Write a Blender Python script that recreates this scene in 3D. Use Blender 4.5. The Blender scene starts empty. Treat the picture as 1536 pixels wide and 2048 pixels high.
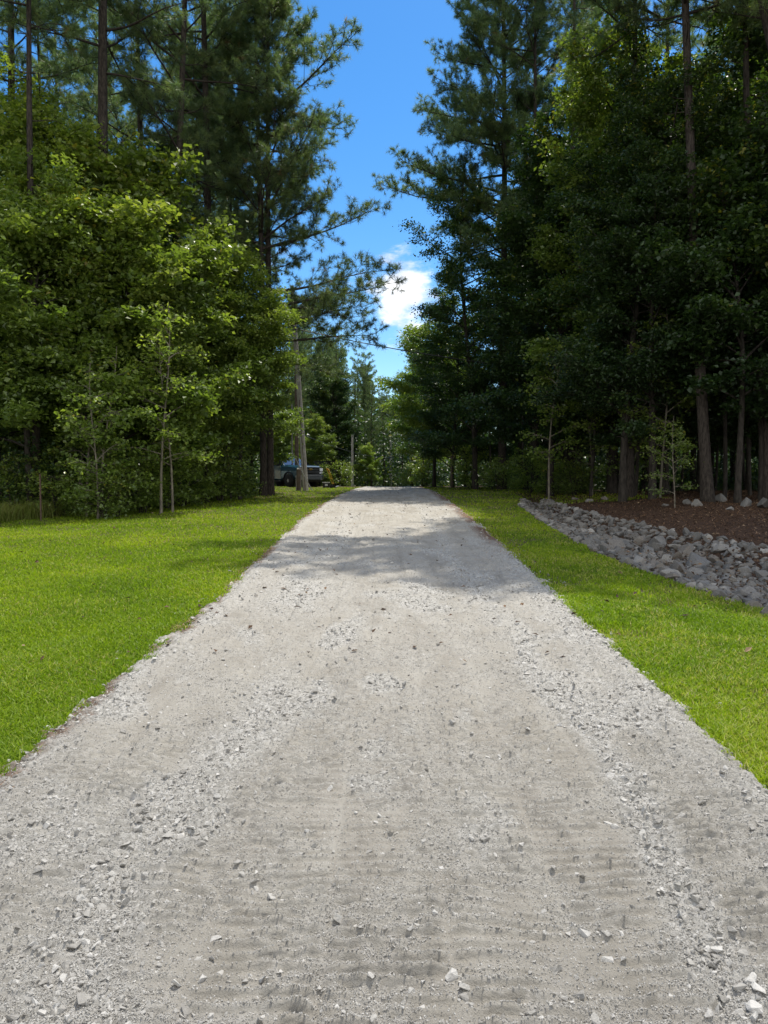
import bpy, bmesh, math, random
import numpy as np
from mathutils import Vector, Matrix
PI = math.pi
rng = np.random.default_rng(11)
random.seed(11)
scene = bpy.context.scene
COL = scene.collection
F = 1479.0            # focal length in photo pixels (1536 x 2048)
CAM_Z = 1.6
SUN_EL, SUN_AZ = math.radians(67), math.radians(31)   # azimuth from straight ahead (+y), positive = right

# ------------------------------------------------------------------ helpers
def vnoise(x, y, seed=0):
    x = np.asarray(x, float); y = np.asarray(y, float)
    xi = np.floor(x).astype(np.int64); yi = np.floor(y).astype(np.int64)
    fx = x - xi; fy = y - yi
    fx = fx*fx*(3-2*fx); fy = fy*fy*(3-2*fy)
    def h(a, b):
        n = (a*374761393 + b*668265263 + seed*1274126177) & 0xFFFFFFFF
        n = ((n ^ (n >> 13))*1274126177) & 0xFFFFFFFF
        n = n ^ (n >> 16)
        return (n & 0xFFFFFF)/float(0xFFFFFF)
    return ((h(xi, yi)*(1-fx)+h(xi+1, yi)*fx)*(1-fy)+(h(xi, yi+1)*(1-fx)+h(xi+1, yi+1)*fx)*fy)
def fbm(x, y, seed=0, octs=3):
    s = 0; a = .5; t = 0
    for k in range(octs):
        s = s + a*vnoise(x*2**k+17.3*k, y*2**k-9.1*k, seed+k); t += a; a *= .5
    return s/t
def sstep(a, b, x):
    t = np.clip((np.asarray(x, float)-a)/(b-a), 0, 1)
    return t*t*(3-2*t)
def norm(a):
    return a/np.maximum(np.linalg.norm(a, axis=-1, keepdims=True), 1e-9)

UP_ = np.array([0, 0, 1.])
class MB:
    """collects shapes and links them as ONE mesh object"""
    def __init__(s): s.v = []; s.f = []; s.n = 0; s.a = []
    def add(s, v, faces, attr=0.5):
        v = np.asarray(v, float).reshape(-1, 3); faces = np.asarray(faces, np.int64)
        s.v.append(v); s.f.append(faces+s.n); s.n += len(v)
        s.a.append(np.broadcast_to(np.asarray(attr, float), (len(faces),)))
        return s
    def box(s, c, d, rot=None, attr=.5):
        v = np.array([[x, y, z] for x in (-.5, .5) for y in (-.5, .5) for z in (-.5, .5)])*np.array(d)
        if rot is not None: v = v @ np.array(rot.to_3x3()).T
        return s.add(v+np.array(c), [[0, 1, 3, 2], [4, 6, 7, 5], [0, 4, 5, 1], [2, 3, 7, 6], [0, 2, 6, 4], [1, 5, 7, 3]], attr)
    def tube(s, p, r, sides=7, attr=.5, cap=True):
        p = np.asarray(p, float); n = len(p)
        r = np.broadcast_to(np.asarray(r, float), (n,))
        t = norm(np.gradient(p, axis=0))
        m = t.mean(0)
        ref = np.array([1, .03, 0.]) if abs(m[2]) > .75*np.linalg.norm(m) else np.array([0, 0, 1.])
        u = norm(np.cross(t, ref)); w = np.cross(t, u)
        a = np.arange(sides)*2*PI/sides
        v = p[:, None]+r[:, None, None]*(np.cos(a)[None, :, None]*u[:, None]+np.sin(a)[None, :, None]*w[:, None])
        i = np.arange(n-1)[:, None]*sides; j = np.arange(sides)[None]; k = (j+1) % sides
        f = np.stack([i+j, i+k, i+sides+k, i+sides+j], -1).reshape(-1, 4)
        s.add(v.reshape(-1, 3), f, attr)
        if cap:
            for ring in (v[0], v[-1]):
                s.add(np.vstack([ring, ring.mean(0)]), [[q, (q+1) % sides, sides] for q in range(sides)], attr)
        return s
    def build(s, name, mat, parent=None, smooth=False, link=True):
        v = np.concatenate(s.v)
        me = bpy.data.meshes.new(name)
        me.vertices.add(len(v)); me.vertices.foreach_set('co', v.astype(np.float32).ravel())
        idx = np.concatenate([f.ravel() for f in s.f]); cnt = np.concatenate([np.full(len(f), f.shape[1]) for f in s.f])
        me.loops.add(len(idx)); me.loops.foreach_set('vertex_index', idx.astype(np.int32))
        me.polygons.add(len(cnt))
        me.polygons.foreach_set('loop_start', (np.cumsum(cnt)-cnt).astype(np.int32))
        me.polygons.foreach_set('use_smooth', np.full(len(cnt), smooth))
        at = me.attributes.new('v', 'FLOAT', 'FACE')
        at.data.foreach_set('value', np.concatenate(s.a).astype(np.float32))
        me.update(calc_edges=True)
        me.materials.append(mat)
        o = bpy.data.objects.new(name, me)
        if link: COL.objects.link(o)
        if parent: o.parent = parent
        return o

def tag(o, label=None, cat=None, group=None, kind=None):
    if label: o['label'] = label
    if cat: o['category'] = cat
    if group: o['group'] = group
    if kind: o['kind'] = kind
    return o
def empty(name, loc, label, cat, group=None, rz=0, tilt=(0, 0)):
    o = bpy.data.objects.new(name, None); COL.objects.link(o)
    o.empty_display_size = .3
    o.location = loc; o.rotation_euler = (tilt[0], tilt[1], rz)
    return tag(o, label, cat, group)
def copy_thing(src, loc, rz=0, sc=1, label=None, group=None, tilt=(0, 0), cat=None):
    r = src.copy(); COL.objects.link(r)
    r.location = loc; r.rotation_euler = (tilt[0], tilt[1], rz)
    r.scale = sc if hasattr(sc, '__len__') else (sc, sc, sc)
    if label: r['label'] = label
    if cat: r['category'] = cat
    if group: r['group'] = group
    elif 'group' in r: del r['group']
    for ch in src.children:
        c = ch.copy(); COL.objects.link(c); c.parent = r
        for g in ch.children:
            d = g.copy(); COL.objects.link(d); d.parent = c
    return r

# ------------------------------------------------------------------ terrain
def P(y):
    y = np.asarray(y, float)
    s = .036
    up = np.where(y < 27, s*y, s*27 + .178*(1-np.exp(-np.maximum(y-27, 0)*s/.178)))
    return up - .022*np.maximum(y-50, 0)*sstep(50, 60, y)
YK = [-5, 3.4, 5.5, 7.8, 9.35, 12.3, 15.5, 19, 23, 27, 60]
RL = [4.6, 4.6, 4.3, 4.0, 3.8, 3.65, 3.75, 4.0, 4.35, 5.2, 9]
RR = [7.6, 7.6, 7.4, 7.3, 7.1, 6.7, 6.0, 5.5, 5.3, 5.6, 9]
def rock_l(y): return np.interp(y, YK, RL)
def rock_r(y): return np.interp(y, YK, RR)
def forest_l(y):   # x of the left wood's edge
    return np.interp(y, [-10, 5, 17.8, 20, 23, 26, 29, 33, 40, 60], [-11, -10.5, -9.4, -8.3, -6.9, -6.0, -5.3, -5.6, -6.5, -7])
def drive_l(y): return np.interp(y, [-5, 3.6, 9.3, 17.8, 24, 31.5, 45], [-1.95, -1.88, -1.82, -2.0, -1.85, -1.5, -1.2])
def drive_r(y): return np.interp(y, [-5, 3.4, 6.3, 10.2, 14.5, 20, 28.5, 45], [1.75, 1.80, 1.85, 1.95, 2.08, 2.15, 2.15, 2.3])
def H(x, y):
    x = np.asarray(x, float); y = np.asarray(y, float)
    c = .5*(rock_l(y)+rock_r(y)); w = .5*(rock_r(y)-rock_l(y))
    ditch = -.30*np.exp(-((x-c)/(w*.85))**2)*(1-sstep(22, 30, y))
    bank = .25*sstep(0, 3, x-rock_r(y))*(1-sstep(24, 34, y))
    off = np.maximum(np.maximum(drive_l(y)-x, x-drive_r(y)), 0)
    und = (fbm(x*.25, y*.25, 5, 2)-.5)*.16*sstep(0, 3, off) + (fbm(x*1.1, y*1.1, 8, 2)-.5)*.04*sstep(0, 1, off)
    return P(y)+ditch+bank+und
def Hf(x, y): return float(H(x, y))
PITCH = math.atan((1024-960)/F)
def hit(px, py):
    d = np.array([(px-768)/F, 1, -(py-1024)/F])
    c, s_ = math.cos(PITCH), math.sin(PITCH)
    d = np.array([d[0], d[1]*c + d[2]*s_, d[2]*c - d[1]*s_])
    t = np.linspace(1.5, 70, 4000)
    x = d[0]*t; y = d[1]*t; z = CAM_Z+d[2]*t
    b = np.nonzero(z <= H(x, y))[0]
    i = b[0] if len(b) else -1
    return float(x[i]), float(y[i]), float(H(x[i], y[i]))
def at(px, d):      # ground point at depth d along the photo column px
    x = (px-768)/F*d
    return (x, d, Hf(x, d))

# ------------------------------------------------------------------ materials
def new_mat(name):
    m = bpy.data.materials.new(name); m.use_nodes = True
    nt = m.node_tree; b = nt.nodes['Principled BSDF']
    return m, nt, b
def N(nt, t, **kw):
    n = nt.nodes.new(t)
    for k, v in kw.items():
        if k in n.inputs: n.inputs[k].default_value = v
        else: setattr(n, k, v)
    return n
def ramp(nt, stops, fac):
    r = nt.nodes.new('ShaderNodeValToRGB')
    el = r.color_ramp.elements
    while len(el) < len(stops): el.new(.5)
    for e, (p, c) in zip(el, stops): e.position = p; e.color = (*c, 1)
    nt.links.new(fac, r.inputs[0]); return r.outputs[0]
def noise(nt, scale, detail=4, rough=.6, coord='Object', vec=None, scl=None):
    if vec is None:
        tc = N(nt, 'ShaderNodeTexCoord'); vec = tc.outputs[coord]
    if scl:
        mp = N(nt, 'ShaderNodeMapping'); mp.inputs['Scale'].default_value = scl
        nt.links.new(vec, mp.inputs[0]); vec = mp.outputs[0]
    n = N(nt, 'ShaderNodeTexNoise', Scale=scale, Detail=detail, Roughness=rough)
    nt.links.new(vec, n.inputs['Vector']); return n.outputs['Fac']
def bump(nt, b, h, strength=.5, dist=.02):
    bp = N(nt, 'ShaderNodeBump', Strength=strength, Distance=dist)
    nt.links.new(h, bp.inputs['Height']); nt.links.new(bp.outputs[0], b.inputs['Normal'])
def mixc(nt, fac, a, b, mode='MIX'):
    m = N(nt, 'ShaderNodeMix', data_type='RGBA', blend_type=mode)
    for inp, val in ((m.inputs[0], fac), (m.inputs[6], a), (m.inputs[7], b)):
        if hasattr(val, 'links') or hasattr(val, 'is_linked'): nt.links.new(val, inp)
        elif isinstance(val, tuple): inp.default_value = (*val, 1)
        else: inp.default_value = val
    return m.outputs[2]
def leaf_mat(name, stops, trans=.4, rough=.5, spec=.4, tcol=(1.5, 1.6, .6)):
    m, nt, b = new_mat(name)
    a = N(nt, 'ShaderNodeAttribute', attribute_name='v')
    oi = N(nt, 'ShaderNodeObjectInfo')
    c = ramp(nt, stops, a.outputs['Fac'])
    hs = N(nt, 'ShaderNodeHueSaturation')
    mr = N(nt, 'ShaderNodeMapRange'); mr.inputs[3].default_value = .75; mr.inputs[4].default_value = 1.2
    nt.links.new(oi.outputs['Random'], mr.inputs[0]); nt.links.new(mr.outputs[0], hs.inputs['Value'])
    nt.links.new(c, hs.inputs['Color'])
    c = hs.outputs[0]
    nt.links.new(c, b.inputs['Base Color'])
    b.inputs['Roughness'].default_value = rough; b.inputs['Specular IOR Level'].default_value = spec
    t = N(nt, 'ShaderNodeBsdfTranslucent')
    tc = mixc(nt, 1.0, c, tcol, 'MULTIPLY')
    nt.links.new(tc, t.inputs['Color'])
    mx = N(nt, 'ShaderNodeMixShader'); mx.inputs[0].default_value = trans
    nt.links.new(b.outputs[0], mx.inputs[1]); nt.links.new(t.outputs[0], mx.inputs[2])
    nt.links.new(mx.outputs[0], nt.nodes['Material Output'].inputs['Surface'])
    return m
def bark_mat(name, c1, c2, scl=(9, 9, 2.2), st=.9):
    m, nt, b = new_mat(name)
    f = noise(nt, 3, 5, .65, scl=scl)
    nt.links.new(ramp(nt, [(.35, c1), (.62, c2)], f), b.inputs['Base Color'])
    b.inputs['Roughness'].default_value = .9; b.inputs['Specular IOR Level'].default_value = .2
    bump(nt, b, f, st, .03)
    return m
M = {}
M['bark_pine'] = bark_mat('pine bark', (.02, .0165, .0135), (.082, .068, .055))
M['bark_grey'] = bark_mat('dark grey bark', (.02, .017, .014), (.065, .056, .045), (5, 5, 1.5), .4)
M['bark_pale'] = bark_mat('sunlit sapling bark', (.10, .09, .07), (.24, .21, .16), (5, 5, 1.5), .4)  # lighter copy of the grey bark, sunlight on saplings put into the colour
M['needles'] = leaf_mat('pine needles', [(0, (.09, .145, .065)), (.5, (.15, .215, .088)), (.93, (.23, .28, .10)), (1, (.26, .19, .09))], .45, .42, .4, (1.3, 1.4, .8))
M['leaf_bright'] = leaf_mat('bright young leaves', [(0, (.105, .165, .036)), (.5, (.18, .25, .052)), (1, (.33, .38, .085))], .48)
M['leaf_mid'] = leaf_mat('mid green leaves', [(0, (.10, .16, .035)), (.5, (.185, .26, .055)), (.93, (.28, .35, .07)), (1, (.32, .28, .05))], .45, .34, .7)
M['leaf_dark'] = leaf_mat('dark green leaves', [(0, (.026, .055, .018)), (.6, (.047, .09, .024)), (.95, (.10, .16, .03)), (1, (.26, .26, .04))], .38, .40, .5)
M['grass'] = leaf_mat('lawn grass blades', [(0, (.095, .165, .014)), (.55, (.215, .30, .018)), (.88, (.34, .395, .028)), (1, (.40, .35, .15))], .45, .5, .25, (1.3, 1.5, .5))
M['drygrass'] = leaf_mat('tall rough grass', [(0, (.08, .12, .02)), (.5, (.16, .19, .04)), (1, (.32, .28, .14))], .4, .6, .2)

# ground: soil under the lawn, pine straw and leaf litter in the wood
m, nt, b = new_mat('soil and leaf litter')
fz = N(nt, 'ShaderNodeAttribute', attribute_name='forest').outputs['Fac']
n1 = noise(nt, 14, 6, .7); n2 = noise(nt, 1.2, 3); n3 = noise(nt, 60, 4, .8, scl=(1, .25, 1))
litter = mixc(nt, .55, ramp(nt, [(.3, (.025, .017, .012)), (.55, (.08, .047, .03)), (.75, (.16, .10, .065))], n1),
              ramp(nt, [(.35, (.022, .016, .012)), (.6, (.11, .063, .04))], n3))
lawn = ramp(nt, [(.3, (.06, .075, .02)), (.7, (.15, .125, .055))], n2)
nt.links.new(mixc(nt, fz, lawn, litter), b.inputs['Base Color'])
b.inputs['Roughness'].default_value = .95; b.inputs['Specular IOR Level'].default_value = .15
bump(nt, b, n1, .8, .03); M['ground'] = m

# driveway: crushed stone and fines
m, nt, b = new_mat('crushed stone')
n1 = noise(nt, 110, 6, .8); n2 = noise(nt, 2.2, 8, .72, scl=(1.6, .45, 1)); n3 = noise(nt, 25, 4, .7)
vo = N(nt, 'ShaderNodeTexVoronoi', Scale=55); tc = N(nt, 'ShaderNodeTexCoord'); nt.links.new(tc.outputs['Object'], vo.inputs['Vector'])
loose = N(nt, 'ShaderNodeAttribute', attribute_name='loose').outputs['Fac']
base = ramp(nt, [(.3, (.265, .243, .205)), (.5, (.34, .315, .27)), (.7, (.42, .395, .345))], n2)
peb = ramp(nt, [(0, (.30, .285, .255)), (.5, (.41, .393, .355)), (1, (.55, .53, .49))], vo.outputs['Color'])
c = mixc(nt, loose, base, peb)
straw = N(nt, 'ShaderNodeAttribute', attribute_name='straw').outputs['Fac']
c = mixc(nt, straw, c, ramp(nt, [(.4, (.10, .06, .04)), (.65, (.27, .19, .14))], n3))
nt.links.new(c, b.inputs['Base Color'])
b.inputs['Roughness'].default_value = .95; b.inputs['Specular IOR Level'].default_value = .15
mx = N(nt, 'ShaderNodeMath', operation='ADD'); nt.links.new(n1, mx.inputs[0]); nt.links.new(n3, mx.inputs[1])
bump(nt, b, mx.outputs[0], 1.0, .010); M['drive'] = m

def stone_mat(name, stops, sc=8):
    m, nt, b = new_mat(name)
    a = N(nt, 'ShaderNodeAttribute', attribute_name='v'); oi = N(nt, 'ShaderNodeObjectInfo')
    ad = N(nt, 'ShaderNodeMath', operation='ADD'); nt.links.new(a.outputs['Fac'], ad.inputs[0]); nt.links.new(oi.outputs['Random'], ad.inputs[1])
    fr = N(nt, 'ShaderNodeMath', operation='FRACT'); nt.links.new(ad.outputs[0], fr.inputs[0])
    f = noise(nt, sc, 6, .7)
    c = mixc(nt, .35, ramp(nt, stops, fr.outputs[0]), ramp(nt, [(.3, (.07, .063, .052)), (.7, (.40, .38, .345))], f))
    nt.links.new(c, b.inputs['Base Color'])
    b.inputs['Roughness'].default_value = .8; b.inputs['Specular IOR Level'].default_value = .3
    bump(nt, b, f, .6, .02)
    return m
M['gravel'] = stone_mat('pale gravel', [(0, (.30, .283, .252)), (.5, (.46, .44, .397)), (1, (.70, .675, .625))], 60)
M['rock'] = stone_mat('grey granite', [(0, (.07, .068, .062)), (.3, (.11, .105, .095)), (.4, (.16, .13, .098)), (.6, (.13, .125, .115)), (.88, (.23, .217, .193)), (1, (.42, .395, .35))], 9)

def plain(name, c, rough=.5, metal=0, spec=.5, coat=0, nz=0):
    m, nt, b = new_mat(name)
    f = noise(nt, 6, 5, .6)
    k = .12+nz
    nt.links.new(ramp(nt, [(.3, tuple(v*(1-k) for v in c)), (.7, tuple(min(1, v*(1+k)) for v in c))], f), b.inputs['Base Color'])
    b.inputs['Roughness'].default_value = rough; b.inputs['Metallic'].default_value = metal
    b.inputs['Specular IOR Level'].default_value = spec; b.inputs['Coat Weight'].default_value = coat
    return m
M['paint'] = plain('dark teal car paint', (.008, .045, .065), .3, 0, .5, .5)
M['glass'] = plain('tinted glass', (.01, .015, .02), .04, 0, 1, 1)
M['chrome'] = plain('chrome', (.26, .28, .30), .28, 1)
M['black'] = plain('black plastic', (.012, .012, .013), .5)
M['rubber'] = plain('tyre rubber', (.02, .02, .02), .85)
M['rim'] = plain('alloy rim', (.42, .40, .36), .3, .8)
M['lamp'] = plain('headlamp lens', (.6, .62, .65), .08, .3, 1, 1)
M['gold'] = plain('gold emblem', (.6, .4, .1), .3, .8)
M['pole'] = plain('weathered grey pole wood', (.42, .40, .36), .85, nz=.15)
M['oldwood'] = plain('weathered brown wood', (.13, .10, .075), .9, nz=.25)
M['wire'] = plain('black cable', (.015, .015, .017), .5)
M['steel'] = plain('galvanised steel', (.35, .35, .34), .45, .7)
M['rust'] = plain('rusty steel', (.13, .085, .06), .8, nz=.3)
M['yellow'] = plain('yellow enamel', (.62, .36, .03), .4)
M['white'] = plain('white plastic', (.65, .66, .66), .5)

# ------------------------------------------------------------------ ground sheet
def axis(near, lo, hi, step, far, n):
    a = np.arange(lo, hi+1e-6, step)
    g = np.geomspace(step, far, n)
    return np.concatenate([(lo-g)[::-1], a, hi+g])
gx = axis(0, -22, 22, .2, 400, 26); gy = axis(0, -4, 60, .2, 500, 26)
X, Y = np.meshgrid(gx, gy)
Z = H(X, Y)
inn = np.minimum(X-drive_l(Y), drive_r(Y)-X)
Z = Z - .09*sstep(.1, .35, inn)*(Y < 47)*(Y > -4)
nx, ny = len(gx), len(gy)
i = np.arange(ny-1)[:, None]*nx; j = np.arange(nx-1)[None]
quads = np.stack([i+j, i+j+1, i+nx+j+1, i+nx+j], -1).reshape(-1, 4)
mb = MB(); mb.add(np.stack([X, Y, Z], -1).reshape(-1, 3), quads)
g = tag(mb.build('ground', M['ground'], smooth=True), kind='structure')
edge_n = (fbm(X*.8, Y*.8, 31, 3)-.5)*1.2
fr = np.maximum(sstep(-.3, .3, forest_l(Y)-X+edge_n*.6), sstep(-.35, .1, X-rock_l(Y)+edge_n*.4))
fr = np.maximum(fr, sstep(46, 52, Y+edge_n*2))
sh = sstep(33.5, 35, Y+edge_n)*(X > 2.4)
fr = np.maximum(fr, sh)
at_ = g.data.attributes.new('forest', 'FLOAT', 'POINT'); at_.data.foreach_set('value', fr.astype(np.float32).ravel())

# ------------------------------------------------------------------ driveway
def loose_amt(x, y):
    px = 768+x/np.maximum(y, .5)*F
    py = 960+(CAM_Z-P(y))*F/np.maximum(y, .5)
    e = np.maximum(sstep(.42, .05, x-drive_l(y)), sstep(.55, .05, drive_r(y)-x))
    k = fbm(x*2.6, y*1.6, 44, 4)
    # long loose windrows the grader left
    l1 = np.exp(-((x-(-.87+.03*(y-3)+.10*np.sin(y*1.7)))/.17)**2)*sstep(6.5, 4, y)
    l2 = np.exp(-((x-(1.12+.015*(y-4)+.06*np.sin(y*2.1)))/.10)**2)*sstep(9, 6, y)
    l3 = np.exp(-((x+.95)/.38)**2-((y-8.4)/1.1)**2)
    l4 = np.exp(-((x-1.05-.05*np.sin(y))/.13)**2)*sstep(5, 8, y)*.8
    l5 = np.exp(-((x+.9)/.3)**2)*sstep(9, 13, y)*.5
    rag = .45+1.1*fbm(x*6, y*5, 46, 3)
    return np.clip((e*.6+np.maximum.reduce([l1, l2, l3, l4, l5])+.8*sstep(.52, .74, k))*rag-.06, 0, 1)
ys = [.9]
while ys[-1] < 47: ys.append(ys[-1]+max(.0062, ys[-1]**2/1184*.75))
ys = np.array(ys); xs = np.arange(-2.6, 2.95, .0085)
X, Y = np.meshgrid(xs, ys)
def edge_noise(x, y): return (fbm(x*2.4, y*2.4, 33, 3)-.5)*.20+(fbm(x*11, y*11, 35, 3)-.5)*.20
def drive_surface(X, Y):
    lo = loose_amt(X, Y)
    # tracked machine: cleat prints in lanes across the drive
    warp = (fbm(X*1.5, Y*.8, 3, 2)-.5)*.16 + (fbm(X*6, Y*4, 4, 3)-.5)*.035
    lx = (X+.15+.04*np.sin(Y*.6))/.40
    lane = np.floor(lx)
    ph = vnoise(lane*3.7+.5, lane*0+2.5, 9)*6.28
    cl = .5+.5*np.sin((Y+warp)*2*PI/.102+ph+X*1.5)
    lanew = np.abs(lx % 1-.5)*2
    lanem = sstep(1.0, .85, lanew)*sstep(.05, .32, fbm(X*1.3+3, Y*.55, 13, 2)+.12*np.sin(lane*2.3))
    brk = sstep(.34, .56, fbm(X*5, Y*20, 15, 3))
    u = ((Y+warp)/.056+ph/6.28+X*.3) % 1
    saw = sstep(0, .24, u)*(1-sstep(.24, .80, u))**1.3; cl = saw
    ridge = saw*.0225*lanem*(1-.6*lo)*(.35+.65*brk)*(.35+1.2*fbm(X*1.6, Y*1.4, 18, 2))*(.55+.9*vnoise(lane*5.3+.5, lane*0+7.5, 19))
    crumb = sstep(.30, .62, fbm(X*4.2, Y*3.6, 21, 3)+.25*lo+.30*cl*lanem*brk-.03)
    g1 = fbm(X*20, Y*34, 22, 3); g2 = vnoise(X*40, Y*64, 25)
    Z = H(X, Y)+.02+ridge + (g1-.45)*.032*(crumb*.8+.25) + (g2-.5)*.011*(crumb*.8+.3) + (fbm(X*10, Y*8, 61, 2)-.5)*.012
    Z = Z+.010*np.cos((X-.1)*2*PI/1.5) + (fbm(X*.9, Y*.35, 66, 2)-.5)*.03
    en = edge_noise(X, Y)
    out = np.maximum(drive_l(Y)-X+en, X-drive_r(Y)-en)
    Z = Z+.025*np.exp(-((out+.16)/.12)**2)-np.clip(out, 0, 1)*.35
    return Z, lo, crumb, out
Z, lo, crumb, out = drive_surface(X, Y)
nx, ny = len(xs), len(ys)
i = np.arange(ny-1)[:, None]*nx; j = np.arange(nx-1)[None]
quads = np.stack([i+j, i+j+1, i+nx+j+1, i+nx+j], -1)
keep = (out[:-1, :-1] < .32)
mb = MB(); mb.add(np.stack([X, Y, Z], -1).reshape(-1, 3), quads[keep])
dr = tag(mb.build('driveway', M['drive'], smooth=True), kind='structure')
a_ = dr.data.attributes.new('loose', 'FLOAT', 'POINT'); a_.data.foreach_set('value', np.clip(lo*.9+crumb*.35, 0, 1).astype(np.float32).ravel())
st = sstep(-.38, -.1, X-drive_r(Y))*sstep(10.5, 14, Y)*sstep(.42, .6, fbm(X*2.5, Y*.8, 91, 3)+.12*sstep(14, 20, Y))
st2 = sstep(.16, .02, X-drive_l(Y)-edge_noise(X, Y))*sstep(.36, .5, fbm(X*3, Y*1.1, 92, 3))*.9
a_ = dr.data.attributes.new('straw', 'FLOAT', 'POINT'); a_.data.foreach_set('value', np.clip(np.maximum(st, st2), 0, 1).astype(np.float32).ravel())
del X, Y, Z

# ------------------------------------------------------------------ loose gravel (stuff)
def hull(n, seed, flat=.6, jag=.25):
    r = np.random.default_rng(seed)
    p = norm(r.normal(size=(n, 3)))*(1-jag*r.random((n, 1)))*np.array([1, r.uniform(.65, .95), flat*r.uniform(.8, 1.2)])
    bm = bmesh.new()
    for q in p: bm.verts.new(q)
    res = bmesh.ops.convex_hull(bm, input=bm.verts[:])
    bmesh.ops.delete(bm, geom=[e for e in set(res['geom_interior']+res['geom_unused']) if isinstance(e, bmesh.types.BMVert)], context='VERTS')
    bmesh.ops.triangulate(bm, faces=bm.faces[:])
    bm.verts.index_update()
    v = np.array([q.co[:] for q in bm.verts]); f = np.array([[w.index for w in fc.verts] for fc in bm.faces])
    bm.free(); return v, f
def rotm(n, r, flat=None):
    q = norm(r.normal(size=(n, 4)))
    if flat is not None: q = norm(np.stack([np.cos(a := r.random(n)*PI), r.normal(size=n)*flat, r.normal(size=n)*flat, np.sin(a)], -1))
    w, x, y, z = q.T
    return np.stack([1-2*(y*y+z*z), 2*(x*y-w*z), 2*(x*z+w*y), 2*(x*y+w*z), 1-2*(x*x+z*z), 2*(y*z-w*x),
                     2*(x*z-w*y), 2*(y*z+w*x), 1-2*(x*x+y*y)], -1).reshape(n, 3, 3)
def scatter(mb, pts, size, protos, r, flat=.25):
    k = r.integers(0, len(protos), len(pts)); R_ = rotm(len(pts), r, flat)
    for q, (v, f) in enumerate(protos):
        m_ = k == q; n = m_.sum()
        if not n: continue
        vv = np.einsum('nij,vj->nvi', R_[m_], v)*size[m_][:, None, None]+pts[m_][:, None]
        ff = (f[None]+np.arange(n)[:, None, None]*len(v)).reshape(-1, 3)
        mb.add(vv.reshape(-1, 3), ff, np.repeat(r.random(n), len(f)))
r = np.random.default_rng(5)
protos = [hull(9, 100+q, .48) for q in range(10)]
small = [hull(6, 200+q, .5) for q in range(6)]
mb = MB()
def steep(x, y):      # nothing rests on the steep near faces of the cleat prints
    return (drive_surface(x, y+.004)[0]-drive_surface(x, y-.004)[0])/.008 > .85
# pebbles: candidate points kept by looseness and by how large they show
n = 260000
y = 1/(1/1.8-r.random(n)*(1/1.8-1/34.)); x = r.uniform(-2.35, 2.5, n)
la = loose_amt(x, y)
od = np.maximum(drive_l(y)-x, x-drive_r(y)); edge = (od < .05) | ((od < .32) & (r.random(n) < .18))
keep = edge & (r.random(n) < (.14+.55*la**1.4)*np.clip(.16+y/16, 0, 1))
x, y, la = x[keep], y[keep], la[keep]
k3 = ~(steep(x, y) & (x > drive_l(y)+.1) & (x < drive_r(y)-.1)) | (la > .45); x, y, la = x[k3], y[k3], la[k3]
size = np.clip(r.lognormal(-5.0, .55, len(x))*(1+.35*la), .003, .028)*(1+.02*y)
DZ, _, _, do = drive_surface(x, y); pts = np.stack([x, y, np.maximum(DZ, H(x, y)+.012)+size*r.uniform(-.15, .3, len(x))], -1)
scatter(mb, pts, size, protos, r)
n = 700000
y = 1/(1/1.8-r.random(n)*(1/1.8-1/11.)); x = r.uniform(-2.2, 2.3, n); _, la, ck, _ = drive_surface(x, y)
keep = (x > drive_l(y)) & (x < drive_r(y)) & (r.random(n) < np.clip(.2+.6*ck+.25*la, 0, .95)*.72)
x, y = x[keep], y[keep]; k3 = ~steep(x, y); x, y = x[k3], y[k3]
size = r.uniform(.0020, .0052, len(x))*(1+.06*y)
DZ, _, _, do = drive_surface(x, y); pts = np.stack([x, y, DZ+size*.2], -1)
scatter(mb, pts, size, small, r, .3)
gv = mb.build('gravel', M['gravel'])
tag(gv, 'loose crushed stone strewn over the driveway and heaped in pale windrows', 'gravel', kind='stuff')

# a few stones large enough to single out
big = [(1100, 1388, .045, 'pale stone sitting alone on the right of the drive beside a loose streak'),
       (1222, 1562, .034, 'darkest pebble at the head of the right hand streak of loose stones'),
       (1488, 1925, .028, 'dark wedge shaped stone near the lower right corner of the drive'),
       (1418, 1892, .024, 'flat grey stone lying a little above the dark wedge stone, lower right'),
       (905, 1978, .030, 'crusted clod of stone dust at the bottom centre of the drive'),
       (205, 1838, .032, 'flat two toned stone lying alone at the lower left of the drive'),
       (400, 1700, .028, 'grey pointed stone right of the lower left streak of loose stones'),
       (1375, 1760, .024, 'squat pale stone right of the cleat marks in the foreground'),
       (165, 1412, .05, 'white stone by itself on the left edge of the drive against the grass'),
       (1508, 2038, .028, 'big blocky grey stone cut by the bottom right corner'),
       (95, 1462, .04, 'tan stone on the left edge of the drive near the dry grass')]
for k, (px, py, s_, lb) in enumerate(big):
    x, y, z = hit(px, py); v, f = hull(16, 300+k, .6, .15)
    q = MB().add(v*s_, f, .3*(k % 3)).build('stone', M['gravel'])
    q.location = (x, y, float(drive_surface(np.array([x]), np.array([y]))[0][0])+s_*.12); q.rotation_euler = (0, 0, k)
    tag(q, lb, 'stone')

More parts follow.
